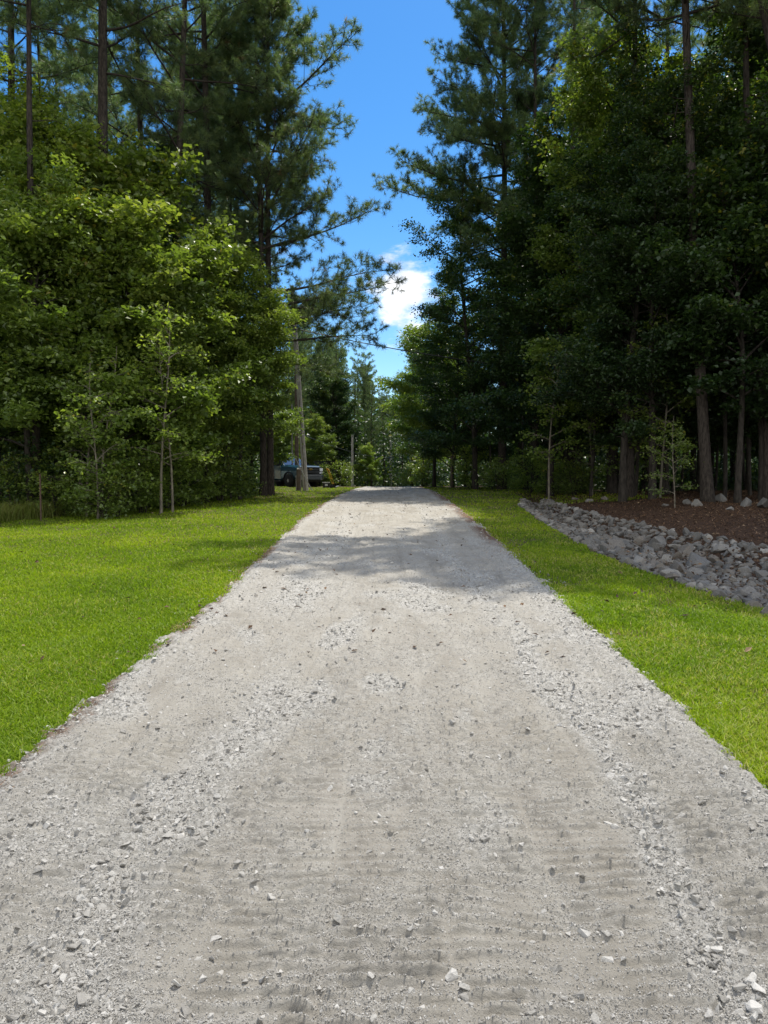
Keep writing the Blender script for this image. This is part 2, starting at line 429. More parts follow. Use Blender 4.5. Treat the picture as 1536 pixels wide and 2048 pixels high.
# ------------------------------------------------------------------ rock bed
r = np.random.default_rng(8)
rprot = []
for k in range(14):
    v, f = hull(15 if k % 2 else 11, 400+k, .72, .12)
    bm = bmesh.new(); vs = [bm.verts.new(q) for q in v]
    for t in f: bm.faces.new([vs[a] for a in t])
    bmesh.ops.dissolve_limit(bm, angle_limit=math.radians(14), verts=bm.verts[:], edges=bm.edges[:])
    bmesh.ops.bevel(bm, geom=bm.edges[:], offset=.028, segments=1, affect='EDGES', clamp_overlap=True)
    bmesh.ops.triangulate(bm, faces=bm.faces[:])
    me = bpy.data.meshes.new('rock'); bm.to_mesh(me); bm.free(); me.materials.append(M['rock']); rprot.append(me)
cand = []
for _ in range(60000):
    y = r.uniform(5.5, 25.5); a, b_ = float(rock_l(y)), float(rock_r(y))
    x = r.uniform(a-.1, b_+.15)
    s_ = float(np.clip(r.lognormal(-2.05, .45), .06, .27))
    edge_ = min(x-a, b_-x)
    if edge_ < .25: s_ = min(s_, .15)
    if (x-a)/(b_-a) > .72 and r.random() < .75: continue
    if y > 20 and r.random() < .5: continue
    if x/y > .56: continue
    if all((x-c[0])**2+(y-c[1])**2 > (.74*(s_+c[2]))**2 for c in cand): cand.append((x, y, s_))
# scattered ones on the pine straw behind the bed
for px, py, s_ in [(1248, 990, .2), (1210, 1000, .15), (1440, 1003, .25), (1490, 1012, .28), (1395, 1012, .2), (1530, 1015, .3), (1150, 1000, .14), (1180, 1004, .15), (1375, 1008, .14), (1460, 1020, .12), (1330, 1012, .1)]:
    x, y, z = hit(px, py); cand.append((x, y, s_))
cand.sort(key=lambda c: -c[2]/c[1])
print('rocks', len(cand))
PXR = lambda c: 768+c[0]/c[1]*F
for k, (x, y, s_) in enumerate(cand[:290]):
    o = bpy.data.objects.new('rock', rprot[k % 14]); COL.objects.link(o)
    o.location = (x, y, Hf(x, y)+s_*.22); o.scale = (s_*r.uniform(.9, 1.3), s_*r.uniform(.8, 1.1), s_*r.uniform(.75, 1.1))
    o.rotation_euler = (r.normal()*.35, r.normal()*.35, r.uniform(0, 6.28))
    frac = (x-float(rock_l(y)))/(float(rock_r(y))-float(rock_l(y)))
    if y > 24.5 or frac > 1.2: lb, gp = 'grey rock half sunk in pine straw behind the rock bed', 'rocks on the pine straw'
    elif frac < .22: lb, gp = 'angular grey rock along the grassy edge of the rock bed', 'rocks along the lawn edge'
    elif y > 15: lb, gp = 'shaded grey rock in the far narrow end of the rock bed', 'rocks at the far end of the bed'
    elif frac < .6: lb, gp = 'broken grey granite rock in the middle of the near rock bed', 'rocks in the middle of the bed'
    else: lb, gp = 'dim grey rock on the wooded side of the near rock bed', 'rocks on the wooded side of the bed'
    tag(o, lb, 'rock', gp)
mb = MB()
for x, y, s_ in cand[290:]:
    v, f = hull(14, int(r.integers(1e6)), .7, .2)
    mb.add(v*s_*1.1+np.array([x, y, Hf(x, y)+s_*.15]), f, r.random())
n = 9000
y = r.uniform(5.5, 24.5, n); x = rock_l(y)-.12+r.random(n)*(rock_r(y)-rock_l(y)+.1)
keep = r.random(n) < .75-.7*((x-rock_l(y))/(rock_r(y)-rock_l(y)))**2
x, y = x[keep], y[keep]; size = r.uniform(.015, .06, len(x))
scatter(mb, np.stack([x, y, H(x, y)+size*.3], -1), size, protos, r, .8)
tag(mb.build('rubble', M['rock']), 'small broken stone filling the gaps of the rock bed', 'rubble', kind='stuff')

# pine straw needles on the dry ground and along the drive edge
mb = MB(); n = 60000
y = 1/(1/5.-r.random(n)*(1/5.-1/30.)); x = rock_l(y)-.35+r.random(n)**.7*9
n2_ = 9000; y2 = 1/(1/3.-r.random(n2_)*(1/3.-1/26.)); side = r.random(n2_) < .45
x2 = np.where(side, drive_l(y2)-.02+r.normal(size=n2_)*.06, drive_r(y2)+.0+r.normal(size=n2_)*.16)
k2 = np.where(side, fbm(x2*0+3, y2*1.2, 92, 2) > .5, y2 > 11)
x2 = x2[k2]; y2 = y2[k2]
x = np.concatenate([x, x2]); y = np.concatenate([y, y2]); n = len(x)
a = r.random(n)*2*PI; L = r.uniform(.05, .12, n); d = np.stack([np.cos(a), np.sin(a), r.normal(size=n)*.25], -1)*L[:, None]
w = np.stack([-np.sin(a), np.cos(a), a*0], -1)*(.0014+.0003*y)[:, None]
p = np.stack([x, y, H(x, y)+.012+.02*r.random(n)+np.where((x > drive_l(y)) & (x < drive_r(y)), .03, 0)], -1)
mb.add(np.stack([p-w, p+w, p+d+w*.4], 1).reshape(-1, 3), np.arange(n*3).reshape(-1, 3), r.random(n))
M['straw'] = leaf_mat('pine straw', [(0, (.12, .06, .03)), (.6, (.27, .15, .08)), (1, (.42, .29, .18))], .15, .7, .2, (1, 1, 1))
tag(mb.build('pine_straw', M['straw']), 'fallen brown pine straw between the rocks, the wood and the drive edge', 'pine straw', kind='stuff')

r = np.random.default_rng(33); n = 26000
y = r.uniform(5.5, 30, n); x = np.where(r.random(n) < .72, rock_l(y)-.1+r.random(n)**.8*8.5, forest_l(y)-r.random(n)*5-.3)
k_ = r.random(n) < .022; x = np.where(k_, r.uniform(-.5, .5, n)*y, x)
size = r.uniform(.03, .08, n); nn = norm(UP_+r.normal(size=(n, 3))*.35); d = norm(np.cross(nn, norm(r.normal(size=(n, 3))))); s2 = np.cross(nn, d)
inb = (x > rock_l(y)) & (x < rock_r(y))
C = np.stack([x, y, H(x, y)+.015+.03*k_+inb*r.random(n)**2*.16], -1); S_ = size[:, None]
v = np.stack([C-d*S_*.5, C+s2*S_*.28+nn*S_*.15, C+d*S_*.55, C-s2*S_*.28+nn*S_*.15], 1).reshape(-1, 3)
mb = MB(); mb.add(v, np.arange(n*4).reshape(-1, 4), r.random(n))
M['deadleaf'] = leaf_mat('dead leaves', [(0, (.04, .028, .02)), (.5, (.11, .065, .038)), (.88, (.19, .115, .065)), (1, (.40, .29, .18))], .1, .7, .2, (1, 1, 1))
tag(mb.build('leaf_litter', M['deadleaf']), 'brown fallen leaves over the wood floor and in the rock bed', 'leaf litter', kind='stuff')

# ------------------------------------------------------------------ grass
def blades(mb, x, y, h, w, r, lean=.5, seg2=True):
    n = len(x); a = r.random(n)*2*PI
    l = np.stack([np.cos(a), np.sin(a)], -1)*(lean*r.random(n))[:, None]
    b0 = np.stack([x, y, H(x, y)-.005], -1)
    wa = a+PI/2+r.normal(size=n)*.8
    wv = np.stack([np.cos(wa), np.sin(wa), a*0], -1)*(w/2)[:, None]
    mid = b0+np.concatenate([l*h[:, None]*.35, (h*.6)[:, None]], 1)
    tip = b0+np.concatenate([l*h[:, None]*1.1, (h*r.uniform(.75, 1.05, n))[:, None]], 1)
    v = np.stack([b0-wv, b0+wv, mid-wv*.8, mid+wv*.8, tip], 1).reshape(-1, 3)
    i = np.arange(n)*5
    patch = fbm(x*.7, y*.7, 77, 3)
    at2 = np.clip(r.random(n)*.55+patch*.75-.15, 0, .88)
    dry = r.random(n) < .03+.30*sstep(.52, .72, fbm(x*1.9, y*1.9, 78, 2))*(x > 0)+.10*sstep(.55, .7, fbm(x*.9, y*.9, 79, 2))
    at2 = np.where(dry, r.uniform(.9, 1, n), at2)
    mb.add(v, np.stack([i, i+1, i+3, i+2], -1), at2)
    mb.v[-1] = v
    s0 = mb.n-len(v)
    mb.f.append(np.stack([i+2, i+3, i+4], -1)+s0); mb.a.append(at2)
r = np.random.default_rng(21)
mb = MB()
n = 1900000
y = 1/(1/1.8-r.random(n)*(1/1.8-1/46.)); x = r.uniform(-1, 1, n)*(.57*y+1.6)
en = edge_noise(x, y); fall = np.abs(r.normal(size=n))*.07-.06-(r.random(n) < .03)*r.random(n)*.25
en2 = (fbm(x*.9, y*.9, 31, 3)-.5)
left = (x < drive_l(y)+en-fall) & (x > forest_l(y)-.3+en2*.9)
right = (x > drive_r(y)-en+fall) & (x < rock_l(y)-.08+en2*.45) | ((x > rock_l(y)) & (y > 23.6+en2*1.5-.4*(x-4)) & (x < 8.5+en2) & (y < 35.5+en2))
back = (x > drive_l(y)-6) & (x < drive_l(y)) & (y > 30)
ok = (left | right) & (y < 46)
bare = (x > 1.5) & (fbm(x*1.7+5, y*1.7, 58, 3) > .625) & (y < 14)
ok &= ~(bare & (r.random(n) < .6))
ok &= ~((y > 26) & (r.random(n) < .25))
x, y = x[ok], y[ok]
h = (.026+.034*r.random(len(x))**1.4)*(.65+.8*fbm(x*2.2, y*2.2, 55, 3))
edg = np.minimum(np.abs(x-drive_l(y)), np.abs(x-drive_r(y)))
h = h*(1+.15*sstep(.25, 0, edg))
w = .0034+.0011*y*(.7+.6*r.random(len(x)))
blades(mb, x, y, h, w, r, 1.1)
tag(mb.build('grass', M['grass']), 'short bright green mown lawn on both sides of the drive', 'grass', kind='stuff')
print('blades', len(x))
mb = MB(); n = 9000
y = r.uniform(14, 30, n); y[:4200] = r.uniform(16.3, 20.5, 4200)
x = forest_l(y)-.15+r.normal(size=n)*.28
cl_ = fbm(x*1.6, y*1.6, 63, 2); ok = (x > -11.5) & (r.random(n) < sstep(.35, .6, cl_)+.1)
x, y = x[ok], y[ok]
h = r.uniform(.15, .55, len(x))*np.where(x < -7.9, 1, .45); blades(mb, x, y, h, np.full(len(x), .014), r, .9)
tag(mb.build('tall_grass', M['drygrass']), 'uncut tall grass along the foot of the left hand wood', 'tall grass', kind='stuff')

# ------------------------------------------------------------------ foliage builders
UP = np.array([0, 0, 1.])
def tufts(mb, P_, D_, r, K=26, ln=.2, w=.010):
    n = len(P_)
    rd = norm(r.normal(size=(n, K, 3)))
    d = norm(D_[:, None]*.62+rd)
    L = ln*r.uniform(.7, 1.15, (n, K, 1))
    b = P_[:, None]-D_[:, None]*(r.random((n, K, 1))*.16)
    sd = norm(np.cross(d, norm(r.normal(size=(n, K, 3)))))*w*.5
    v = np.stack([b-sd, b+sd, b+d*L+UP*(-.01)], 2).reshape(-1, 3)
    at2 = np.repeat(np.clip(r.random(n)*.85+(r.random(n) < .04)*.3, 0, 1), K)
    mb.add(v, np.arange(n*K*3).reshape(-1, 3), at2)
def limb_path(p0, az, L, pitch, curve, r, n=7, wob=.05):
    t = np.linspace(0, 1, n)
    hz = np.array([math.cos(az), math.sin(az), 0])
    p = p0+np.outer(t*L*math.cos(pitch), hz)
    p[:, 2] += t*L*math.sin(pitch)+curve*L*t*t
    side = np.array([-hz[1], hz[0], 0])
    p += np.outer(np.sin(t*PI*r.uniform(1, 2.2)+r.random()*2)*t*wob*L, side)
    p[:, 2] += np.sin(t*PI*2+r.random()*6)*t*wob*.5*L
    return p
def make_pine(seed, Ht, cb, rb, reach, label, group=None, loc=(0, 0, 0), lean=(0, 0), bend=.15, dens=1.0, explicit=(), dead=14, K=34, ln=.21, link=True, w=.0125, name='pine_tree'):
    """reach(h, az) gives limb length; the crown runs from cb to Ht"""
    r = np.random.default_rng(seed)
    root = empty(name, loc, label, 'pine tree', group)
    wood = MB(); fol = MB()
    t = np.linspace(0, 1, 22)
    ph = r.random(2)*6
    tp = np.stack([lean[0]*Ht*t+bend*np.sin(t*4+ph[0])*t, lean[1]*Ht*t+bend*np.sin(t*3.4+ph[1])*t, -.15+(Ht+.15)*t], -1)
    tr = rb*(1-.82*t**1.1)*(1+.35*np.exp(-t*Ht/.35)); tr[-1] = .012
    wood.tube(tp, tr, 10, 0.5)
    trunk_at = lambda h: np.array([np.interp(h, tp[:, 2], tp[:, q]) for q in range(3)])
    specs = []
    h = cb; az = r.random()*6
    while h < Ht-.3:
        for _ in range(1 if r.random() < .55 else 2):
            az += 2.4+r.normal()*.5
            L = reach(h, az % (2*PI))*(r.uniform(.55, 1.05) if r.random() < .8 else .35)
            if L > .25:
                tt = (h-cb)/(Ht-cb)
                specs.append((h, az, L, math.radians(r.uniform(-14, 34)+30*tt**1.5), r.uniform(-.12, .25)))
        h += r.uniform(.22, .50)/dens
    specs += [(a, b, c, d, .08) for a, b, c, d in explicit]
    TP = []; TD = []
    for (h, az, L, pitch, cu) in specs:
        p = limb_path(trunk_at(h), az, L, pitch, cu, r, 8)
        r0 = min(.012+.012*L, .07)
        wood.tube(p, np.linspace(r0, .006, 8), 5, .5, cap=False)
        # branchlets, each ending in a ragged clump of shoots with bottle brush needles
        ns = int(3+L*3.1*dens)
        for k in range(ns):
            q = .22+.78*((k+r.uniform(.2, 1))/ns)**.85; q = min(q, 1)
            base = np.array([np.interp(q, np.linspace(0, 1, 8), p[:, c]) for c in range(3)])
            d0 = norm(p[7]-p[4])
            ang = (-1 if k % 2 else 1)*r.uniform(.35, 1.15)*(q < .96)
            c_, s_ = math.cos(ang), math.sin(ang)
            d = np.array([d0[0]*c_-d0[1]*s_, d0[0]*s_+d0[1]*c_, d0[2]+r.normal()*.38+.12]); d /= np.linalg.norm(d)
            tl = r.uniform(.30, .75)+.28*L*(1-q)
            tip = base+d*tl+UP*tl*r.uniform(-.05, .22)
            wood.tube(np.array([base, base+d*tl*.55, tip]), [.012, .009, .005], 3, .5, cap=False)
            nsh = r.integers(6, 10) if tl < .9 else r.integers(9, 14)
            for e in range(nsh):
                qq = 1-(e/nsh)**1.2*.7*r.uniform(.8, 1.1)
                pos = base+(tip-base)*max(qq, .15)
                dd = norm(d*(1.1 if e == 0 else .55)+r.normal(size=3)*.75+UP*.30)
                sl = r.uniform(.08, .34)*(.5 if e == 0 else 1)
                end = pos+dd*sl
                if sl > .18: wood.tube(np.array([pos, (pos+end)/2, end]), [.006, .005, .003], 3, .5, cap=False)
                TP.append(end); TD.append(dd)
    for _ in range(dead):
        h = r.uniform(cb*.35, cb); p = limb_path(trunk_at(h), r.random()*6.3, r.uniform(.3, 1.3), r.uniform(-.2, .3), 0, r, 5, .1)
        wood.tube(p, np.linspace(.018, .004, 5), 4, .5, cap=False)
    tufts(fol, np.array(TP), np.array(TD), r, K, ln, w)
    wood.build('trunk', M['bark_pine'], root, smooth=True)
    fol.build('crown', M['needles'], root)
    return root, len(TP)

def leaves(mb, C, r, size, up=.9, av=None, asp=.42):
    n = len(C)
    nn = norm(UP*up+r.normal(size=(n, 3))*.55)
    d = norm(np.cross(nn, norm(r.normal(size=(n, 3)))))
    s = np.cross(nn, d)
    S = (size*r.uniform(.5, 1.5, n))[:, None]
    b = C-d*S*.5
    v = np.stack([b, C+s*S*asp+nn*S*.10-d*S*.06, b+d*S*1.1-nn*S*.08, C-s*S*asp+nn*S*.10-d*S*.06], 1).reshape(-1, 3)
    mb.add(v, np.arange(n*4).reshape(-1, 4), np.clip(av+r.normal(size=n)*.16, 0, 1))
def make_broadleaf(seed, Ht, cb, rb, R, label, cat='tree', group=None, loc=(0, 0, 0), leaf='leaf_mid', lsize=.10, per=26, lean=(0, 0), nl=34,
                   prof=None, flat=.38, name='broadleaf_tree', stems=1, bark='bark_grey', clr=.34, asp=.42):
    r = np.random.default_rng(seed)
    root = empty(name, loc, label, cat, group)
    wood = MB(); fol = MB(); CC = []; AV = []
    prof = prof or (lambda t: (math.sin(PI*min(1, .18+.82*t*.98))**.7)*(1-.25*t))
    for s_i in range(stems):
        sa = s_i*2.4+r.random(); so = .12 if stems > 1 else 0
        t = np.linspace(0, 1, 16); ph = r.random(2)*6
        ln = (lean[0]+so*math.cos(sa), lean[1]+so*math.sin(sa))
        bd = .035*Ht
        tp = np.stack([ln[0]*Ht*t+bd*(np.sin(t*4+ph[0])-math.sin(ph[0]))*t, ln[1]*Ht*t+bd*(np.sin(t*3.4+ph[1])-math.sin(ph[1]))*t, -.12+(Ht*.95+.12)*t], -1)
        if so: tp[:, :2] += np.array([math.cos(sa), math.sin(sa)])*.08
        tr = rb*(1-.88*t)*(1+.3*np.exp(-t*Ht/.25))+.004
        wood.tube(tp, tr, 8, .5)
        az = r.random()*6
        for k in range(nl//stems):
            q = (k+.5)/(nl//stems); h = cb+(Ht*.93-cb)*q
            az += 2.4+r.normal()*.6
            L = R*prof(q)*(r.uniform(.55, 1.2) if r.random() < .85 else 1.35)
            if L < .2: continue
            p0 = np.array([np.interp(h-.25*L, tp[:, 2], tp[:, c]) for c in range(3)]); p0[2] = max(h-.25*L, cb*.6)
            p = limb_path(p0, az, L, math.radians(r.uniform(5, 42)+25*q), r.uniform(-.32, .0)*(1-q*.6), r, 7, .1)
            wood.tube(p, np.linspace(min(.010+.010*L, .06, rb*.6), .004, 7), 5, .5, cap=False)
            m_ = int(4+L*3.2)
            for e in range(m_):
                f = .25+.75*(e+1)/m_
                base = np.array([np.interp(f, np.linspace(0, 1, 7), p[:, c]) for c in range(3)])
                a2 = az+r.normal()*.9; l2 = (.25+.38*L*(1.15-f))*r.uniform(.5, 1.1)
                tip = base+np.array([math.cos(a2)*l2, math.sin(a2)*l2, l2*r.uniform(-.15, .4)])
                wood.tube(np.array([base, (base+tip)/2+UP*.03*l2, tip]), [.008, .006, .002], 3, .5, cap=False)
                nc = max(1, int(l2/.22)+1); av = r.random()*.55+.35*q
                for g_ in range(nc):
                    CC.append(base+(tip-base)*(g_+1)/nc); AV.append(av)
    CC = np.array(CC); AV = np.array(AV)
    kk = r.poisson(per, len(CC))
    idx = np.repeat(np.arange(len(CC)), kk)
    off = r.normal(size=(len(idx), 3))*clr*.55; off[:, 2] *= flat*1.25
    ext = np.linalg.norm(off[:, :2], axis=1)
    off[:, 2] -= ext**2*.6
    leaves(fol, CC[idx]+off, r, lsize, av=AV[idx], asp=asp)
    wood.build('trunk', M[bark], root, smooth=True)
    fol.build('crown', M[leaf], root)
    return root, len(idx)

# ------------------------------------------------------------------ prominent pines
def prof_reach(tab, az0, other=2.6, cap=4.8):
    hs = [a for a, _ in tab]; rs = [b for _, b in tab]
    def f(h, az):
        c = math.cos(az-az0); side = float(np.interp(h, hs, rs))
        tail = 1-sstep(.8, 1.0, h/hs[-1])*.7
        o = other*float(tail)
        if c <= 0: return o
        w = min(1, c*1.6); return min(cap, (side/max(c, .62))*w+o*(1-w))
    return f
S = F
def PX(px, z): return (px-768)/F*z
def G(px, z): x = PX(px, z); return (x, z, Hf(x, z))
E1 = [(5, 1.2), (6.5, 2.4), (8, 2.2), (9.8, 2.0), (11.2, 1.8), (12.4, 2.7), (12.6, 3.0), (14.3, 3.8), (15.2, 3.0), (16.6, 1.7), (18.2, 1.1), (20.1, .8), (25, .6)]
E2 = [(4.6, 2.6), (5.6, 3.9), (7.0, 4.2), (7.8, 4.5), (9.2, 3.6), (10.1, 3.9), (10.8, 2.0), (11.6, 1.6), (13.4, 2.2), (16, 2.0), (18, 1.1), (20, .9), (23, .6)]
tot = 0
PINES = []
def pine(*a, **k):
    global tot
    o, n = make_pine(*a, **k); tot += n; PINES.append(o); return o
PG = None
pine(1, 25, 9.5, .135, prof_reach(E1, 0, 3.0), 'right hand pine of the close pair left of the drive, high crown spreading rightward', loc=G(541, 28.6), lean=(.003, 0), dens=1.3)
pine(2, 23, 4.8, .135, prof_reach(E2, 0, 2.8), 'left hand pine of the close pair, its low limbs hanging toward the sky gap', loc=G(527, 28.3), lean=(-.002, 0), dens=1.1,
     explicit=[(9.3, .05, 4.4, .25), (7.1, -.15, 4.9, .08), (7.7, .25, 4.7, .15), (5.9, .1, 4.2, .0), (6.3, -.4, 4.2, .05)])
pine(3, 26, 9, .19, lambda h, az: 2.7*(1.05-.6*max(0, (h-14)/12)), 'thick dark pine trunk between the leaning pine and the close pair on the left', loc=G(418, 27.5), dens=.75)
pine(4, 25, 11, .16, lambda h, az: 2.6*(1.05-.6*max(0, (h-14)/12)), 'slender pine leaning right on the left side, bare trunk above the bright leaves', loc=G(333, 25), lean=(.045, .0), dens=.7)
pine(5, 26, 12.8, .21, lambda h, az: 2.8*(1.05-.6*max(0, (h-14)/12)), 'straight thick brown pine trunk nearest the camera at the upper left', loc=G(216, 22.3), lean=(.0, 0), dens=.65)
pine(6, 20, 9, .10, lambda h, az: 1.9, 'thin dark pine with bare trunk showing against the sky left of the close pair', loc=G(470, 32), dens=.9)
pine(7, 23, 13, .11, lambda h, az: 2.6, 'thin straight pine with flaky speckled trunk at the far upper left', loc=G(76, 20), dens=1.0)
R1 = [(7, 2.4), (9.7, 2.8), (11.5, 3.1), (13, 3.5), (14.2, 3.2), (15.4, 2.5), (16.6, 2.3), (18.0, 2.1), (20.5, 1.8), (26, .8)]
pine(11, 31, 10.5, .21, prof_reach([(a*1.22, b*1.23) for a, b in R1], PI, 3.2, 6), 'tall reddish trunked pine forming the right edge of the sky gap', loc=G(1003, 37), dens=1.6,
     explicit=[(13.9, PI-.1, 6.1, .12), (14.5, PI+.2, 5.3, .15), (17.8, PI, 4.2, .1), (20.4, PI+.1, 3.2, .12)])
pine(12, 28, 10.5, .15, lambda h, az: 2.9*(1.1-.35*max(0, (h-12)/12)), 'thin pine with straight dark trunk just right of the reddish pine', loc=G(1068, 35), dens=1.0)
pine(13, 27, 19.5, .15, lambda h, az: 2.4, 'pine with forked bare top branches against the sky at the upper right of the gap', loc=G(1135, 33), dens=.9)
pine(14, 26, 13, .155, lambda h, az: (3.4 if math.cos(az-PI) > 0 else 3.0)*(1.05-.5*max(0, (h-15)/12)), 'thick dark pine trunk in the right wood, its high limbs reaching over the drive', loc=(8.9, 20.3, Hf(8.9, 20.3)), lean=(-.07, 0), dens=1.25,
     explicit=[(17, PI+.12, 6.6, .1), (18.5, PI+.4, 6.4, .12), (16, PI+.3, 6.0, .0), (19.5, PI-.1, 5.6, .15), (15.2, PI+.5, 5.2, .1), (21, PI+.3, 4.6, .15)])
pine(15, 24, 15, .20, lambda h, az: 3.0, 'big dark pine trunk leaning left across the top right corner', loc=(12.7, 19.2, Hf(12.7, 19.2)), lean=(-.245, 0), bend=.05)
pine(16, 24, 15, .13, lambda h, az: 2.2, 'thinner leaning pine just left of the big leaning trunk at the top right', loc=G(1535, 21), lean=(-.055, .02), bend=.5)
pine(18, 25, 11, .18, lambda h, az: 3.2*(1.05-.5*max(0, (h-15)/12)), 'tall pine just outside the right edge whose boughs shade the rock bed', loc=(11.3, 17.8, Hf(11.3, 17.8)), dens=.9)
pine(19, 23, 13.2, .12, lambda h, az: 2.9*(1.05-.5*max(0, (h-15)/10)), 'pine just beyond the right edge of the picture, close behind the rocks', loc=(9.65, 17.4, Hf(9.65, 17.4)), dens=1.1)
pine(20, 25, 14, .13, lambda h, az: 3.3*(1.05-.5*max(0, (h-15)/10)), 'pine behind the far end of the rock bed, mostly hidden by darker leafy crowns', loc=(7.7, 23.2, Hf(7.7, 23.2)), dens=1.15)
print('tufts', tot)

# ------------------------------------------------------------------ broadleaf trees
nleaf = 0
BL = {}
def bl(key, *a, **k):
    global nleaf
    o, n = make_broadleaf(*a, **k); nleaf += n; BL[key] = o; return o
low = lambda t: (.75+.35*math.sin(PI*t))*(1-.55*t)
bl('a', 21, 9.3, 2.5, .10, 3.0, 'bright leafy tree at the far left, its crown reaching down to the tall grass', loc=G(60, 19.6), leaf='leaf_mid', per=32, nl=44, prof=low, asp=.24, lsize=.13)
bl('b', 22, 13.5, 4.0, .12, 2.9, 'tall yellow green tree behind the straight pine trunk at the upper left', loc=G(165, 23), leaf='leaf_bright', lsize=.13, per=20, nl=40, asp=.22)
bl('c', 23, 8.8, 2.5, .09, 2.7, 'glossy green tree at the wood edge left of the leaning slender pine', loc=G(250, 21.0), leaf='leaf_bright', lsize=.125, per=24, nl=44, prof=low)
bl('d', 24, 8.2, 2.2, .08, 2.5, 'leafy tree in front of the leaning pine, covering its lower trunk', loc=G(375, 23.5), leaf='leaf_mid', lsize=.11, per=34, nl=42, prof=low)
bl('e', 25, 8.9, 2.6, .08, 2.4, 'fine leaved yellow green tree reaching right toward the close pair of pines', loc=G(478, 25.5), leaf='leaf_bright', lsize=.08, per=46, nl=54, lean=(.01, 0), flat=.3)
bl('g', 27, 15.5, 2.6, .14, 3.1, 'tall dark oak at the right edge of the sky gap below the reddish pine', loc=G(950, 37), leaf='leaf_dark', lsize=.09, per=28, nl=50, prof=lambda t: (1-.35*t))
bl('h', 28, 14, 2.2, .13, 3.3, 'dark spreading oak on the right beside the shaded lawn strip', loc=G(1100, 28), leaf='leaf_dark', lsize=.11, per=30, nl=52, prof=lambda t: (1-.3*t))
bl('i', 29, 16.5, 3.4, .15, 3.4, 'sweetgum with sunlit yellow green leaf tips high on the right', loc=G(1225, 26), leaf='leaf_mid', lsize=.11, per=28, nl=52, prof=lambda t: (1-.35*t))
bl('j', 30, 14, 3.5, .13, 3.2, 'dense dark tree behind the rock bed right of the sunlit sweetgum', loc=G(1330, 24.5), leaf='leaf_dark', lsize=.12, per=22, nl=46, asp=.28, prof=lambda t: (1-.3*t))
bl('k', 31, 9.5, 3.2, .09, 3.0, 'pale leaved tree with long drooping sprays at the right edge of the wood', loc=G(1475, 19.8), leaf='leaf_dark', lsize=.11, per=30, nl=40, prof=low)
# smaller growth
bl('sap', 40, 4.6, .9, .028, 1.1, 'thin sapling', name='sapling', cat='sapling', loc=G(200, 18.9), leaf='leaf_mid', bark='bark_pale', lsize=.09, per=9, nl=15, lean=(.03, 0), clr=.3)
bl('sap2', 41, 5.8, 1.5, .035, 1.3, 'thin sapling', name='sapling', cat='sapling', loc=G(322, 19.6), leaf='leaf_bright', bark='bark_pale', lsize=.09, per=9, nl=16, clr=.3)
bl('shrub', 42, 1.5, .15, .02, .8, 'shrub', name='shrub', cat='shrub', loc=G(230, 19.2), leaf='leaf_mid', lsize=.075, per=9, nl=26, stems=4, clr=.25)
bl('shrub2', 43, 2.3, .2, .02, 1.0, 'shrub', name='shrub', cat='shrub', loc=G(440, 24.6), leaf='leaf_mid', lsize=.08, per=10, nl=30, stems=5, clr=.28)
print('leaves', nleaf)
def relabel(o, label, group=None):
    o['label'] = label
    if group: o['group'] = group
relabel(BL['sap'], 'thin bent pale stemmed sapling just left of a low shrub at the left lawn edge')
relabel(BL['sap2'], 'straight pale stemmed sapling at the wood edge below the leaning pine')
relabel(BL['shrub'], 'low leafy shrub at the grass edge beside the bent sapling stems')
relabel(BL['shrub2'], 'scraggly shrub in the shade left of the close pair of pines')
rr = random.Random(4)
used = [(o.location.x, o.location.y) for o in PINES+list(BL.values())]
def clone(src, px, z, sc, label, group=None, rz=None, tilt=(0, 0), dx=0):
    x, y, zz = G(px, z); used.append((x, y))
    return copy_thing(src, (x+dx, y, zz-.05), rr.uniform(0, 6.28) if rz is None else rz, sc, label, group, tilt)
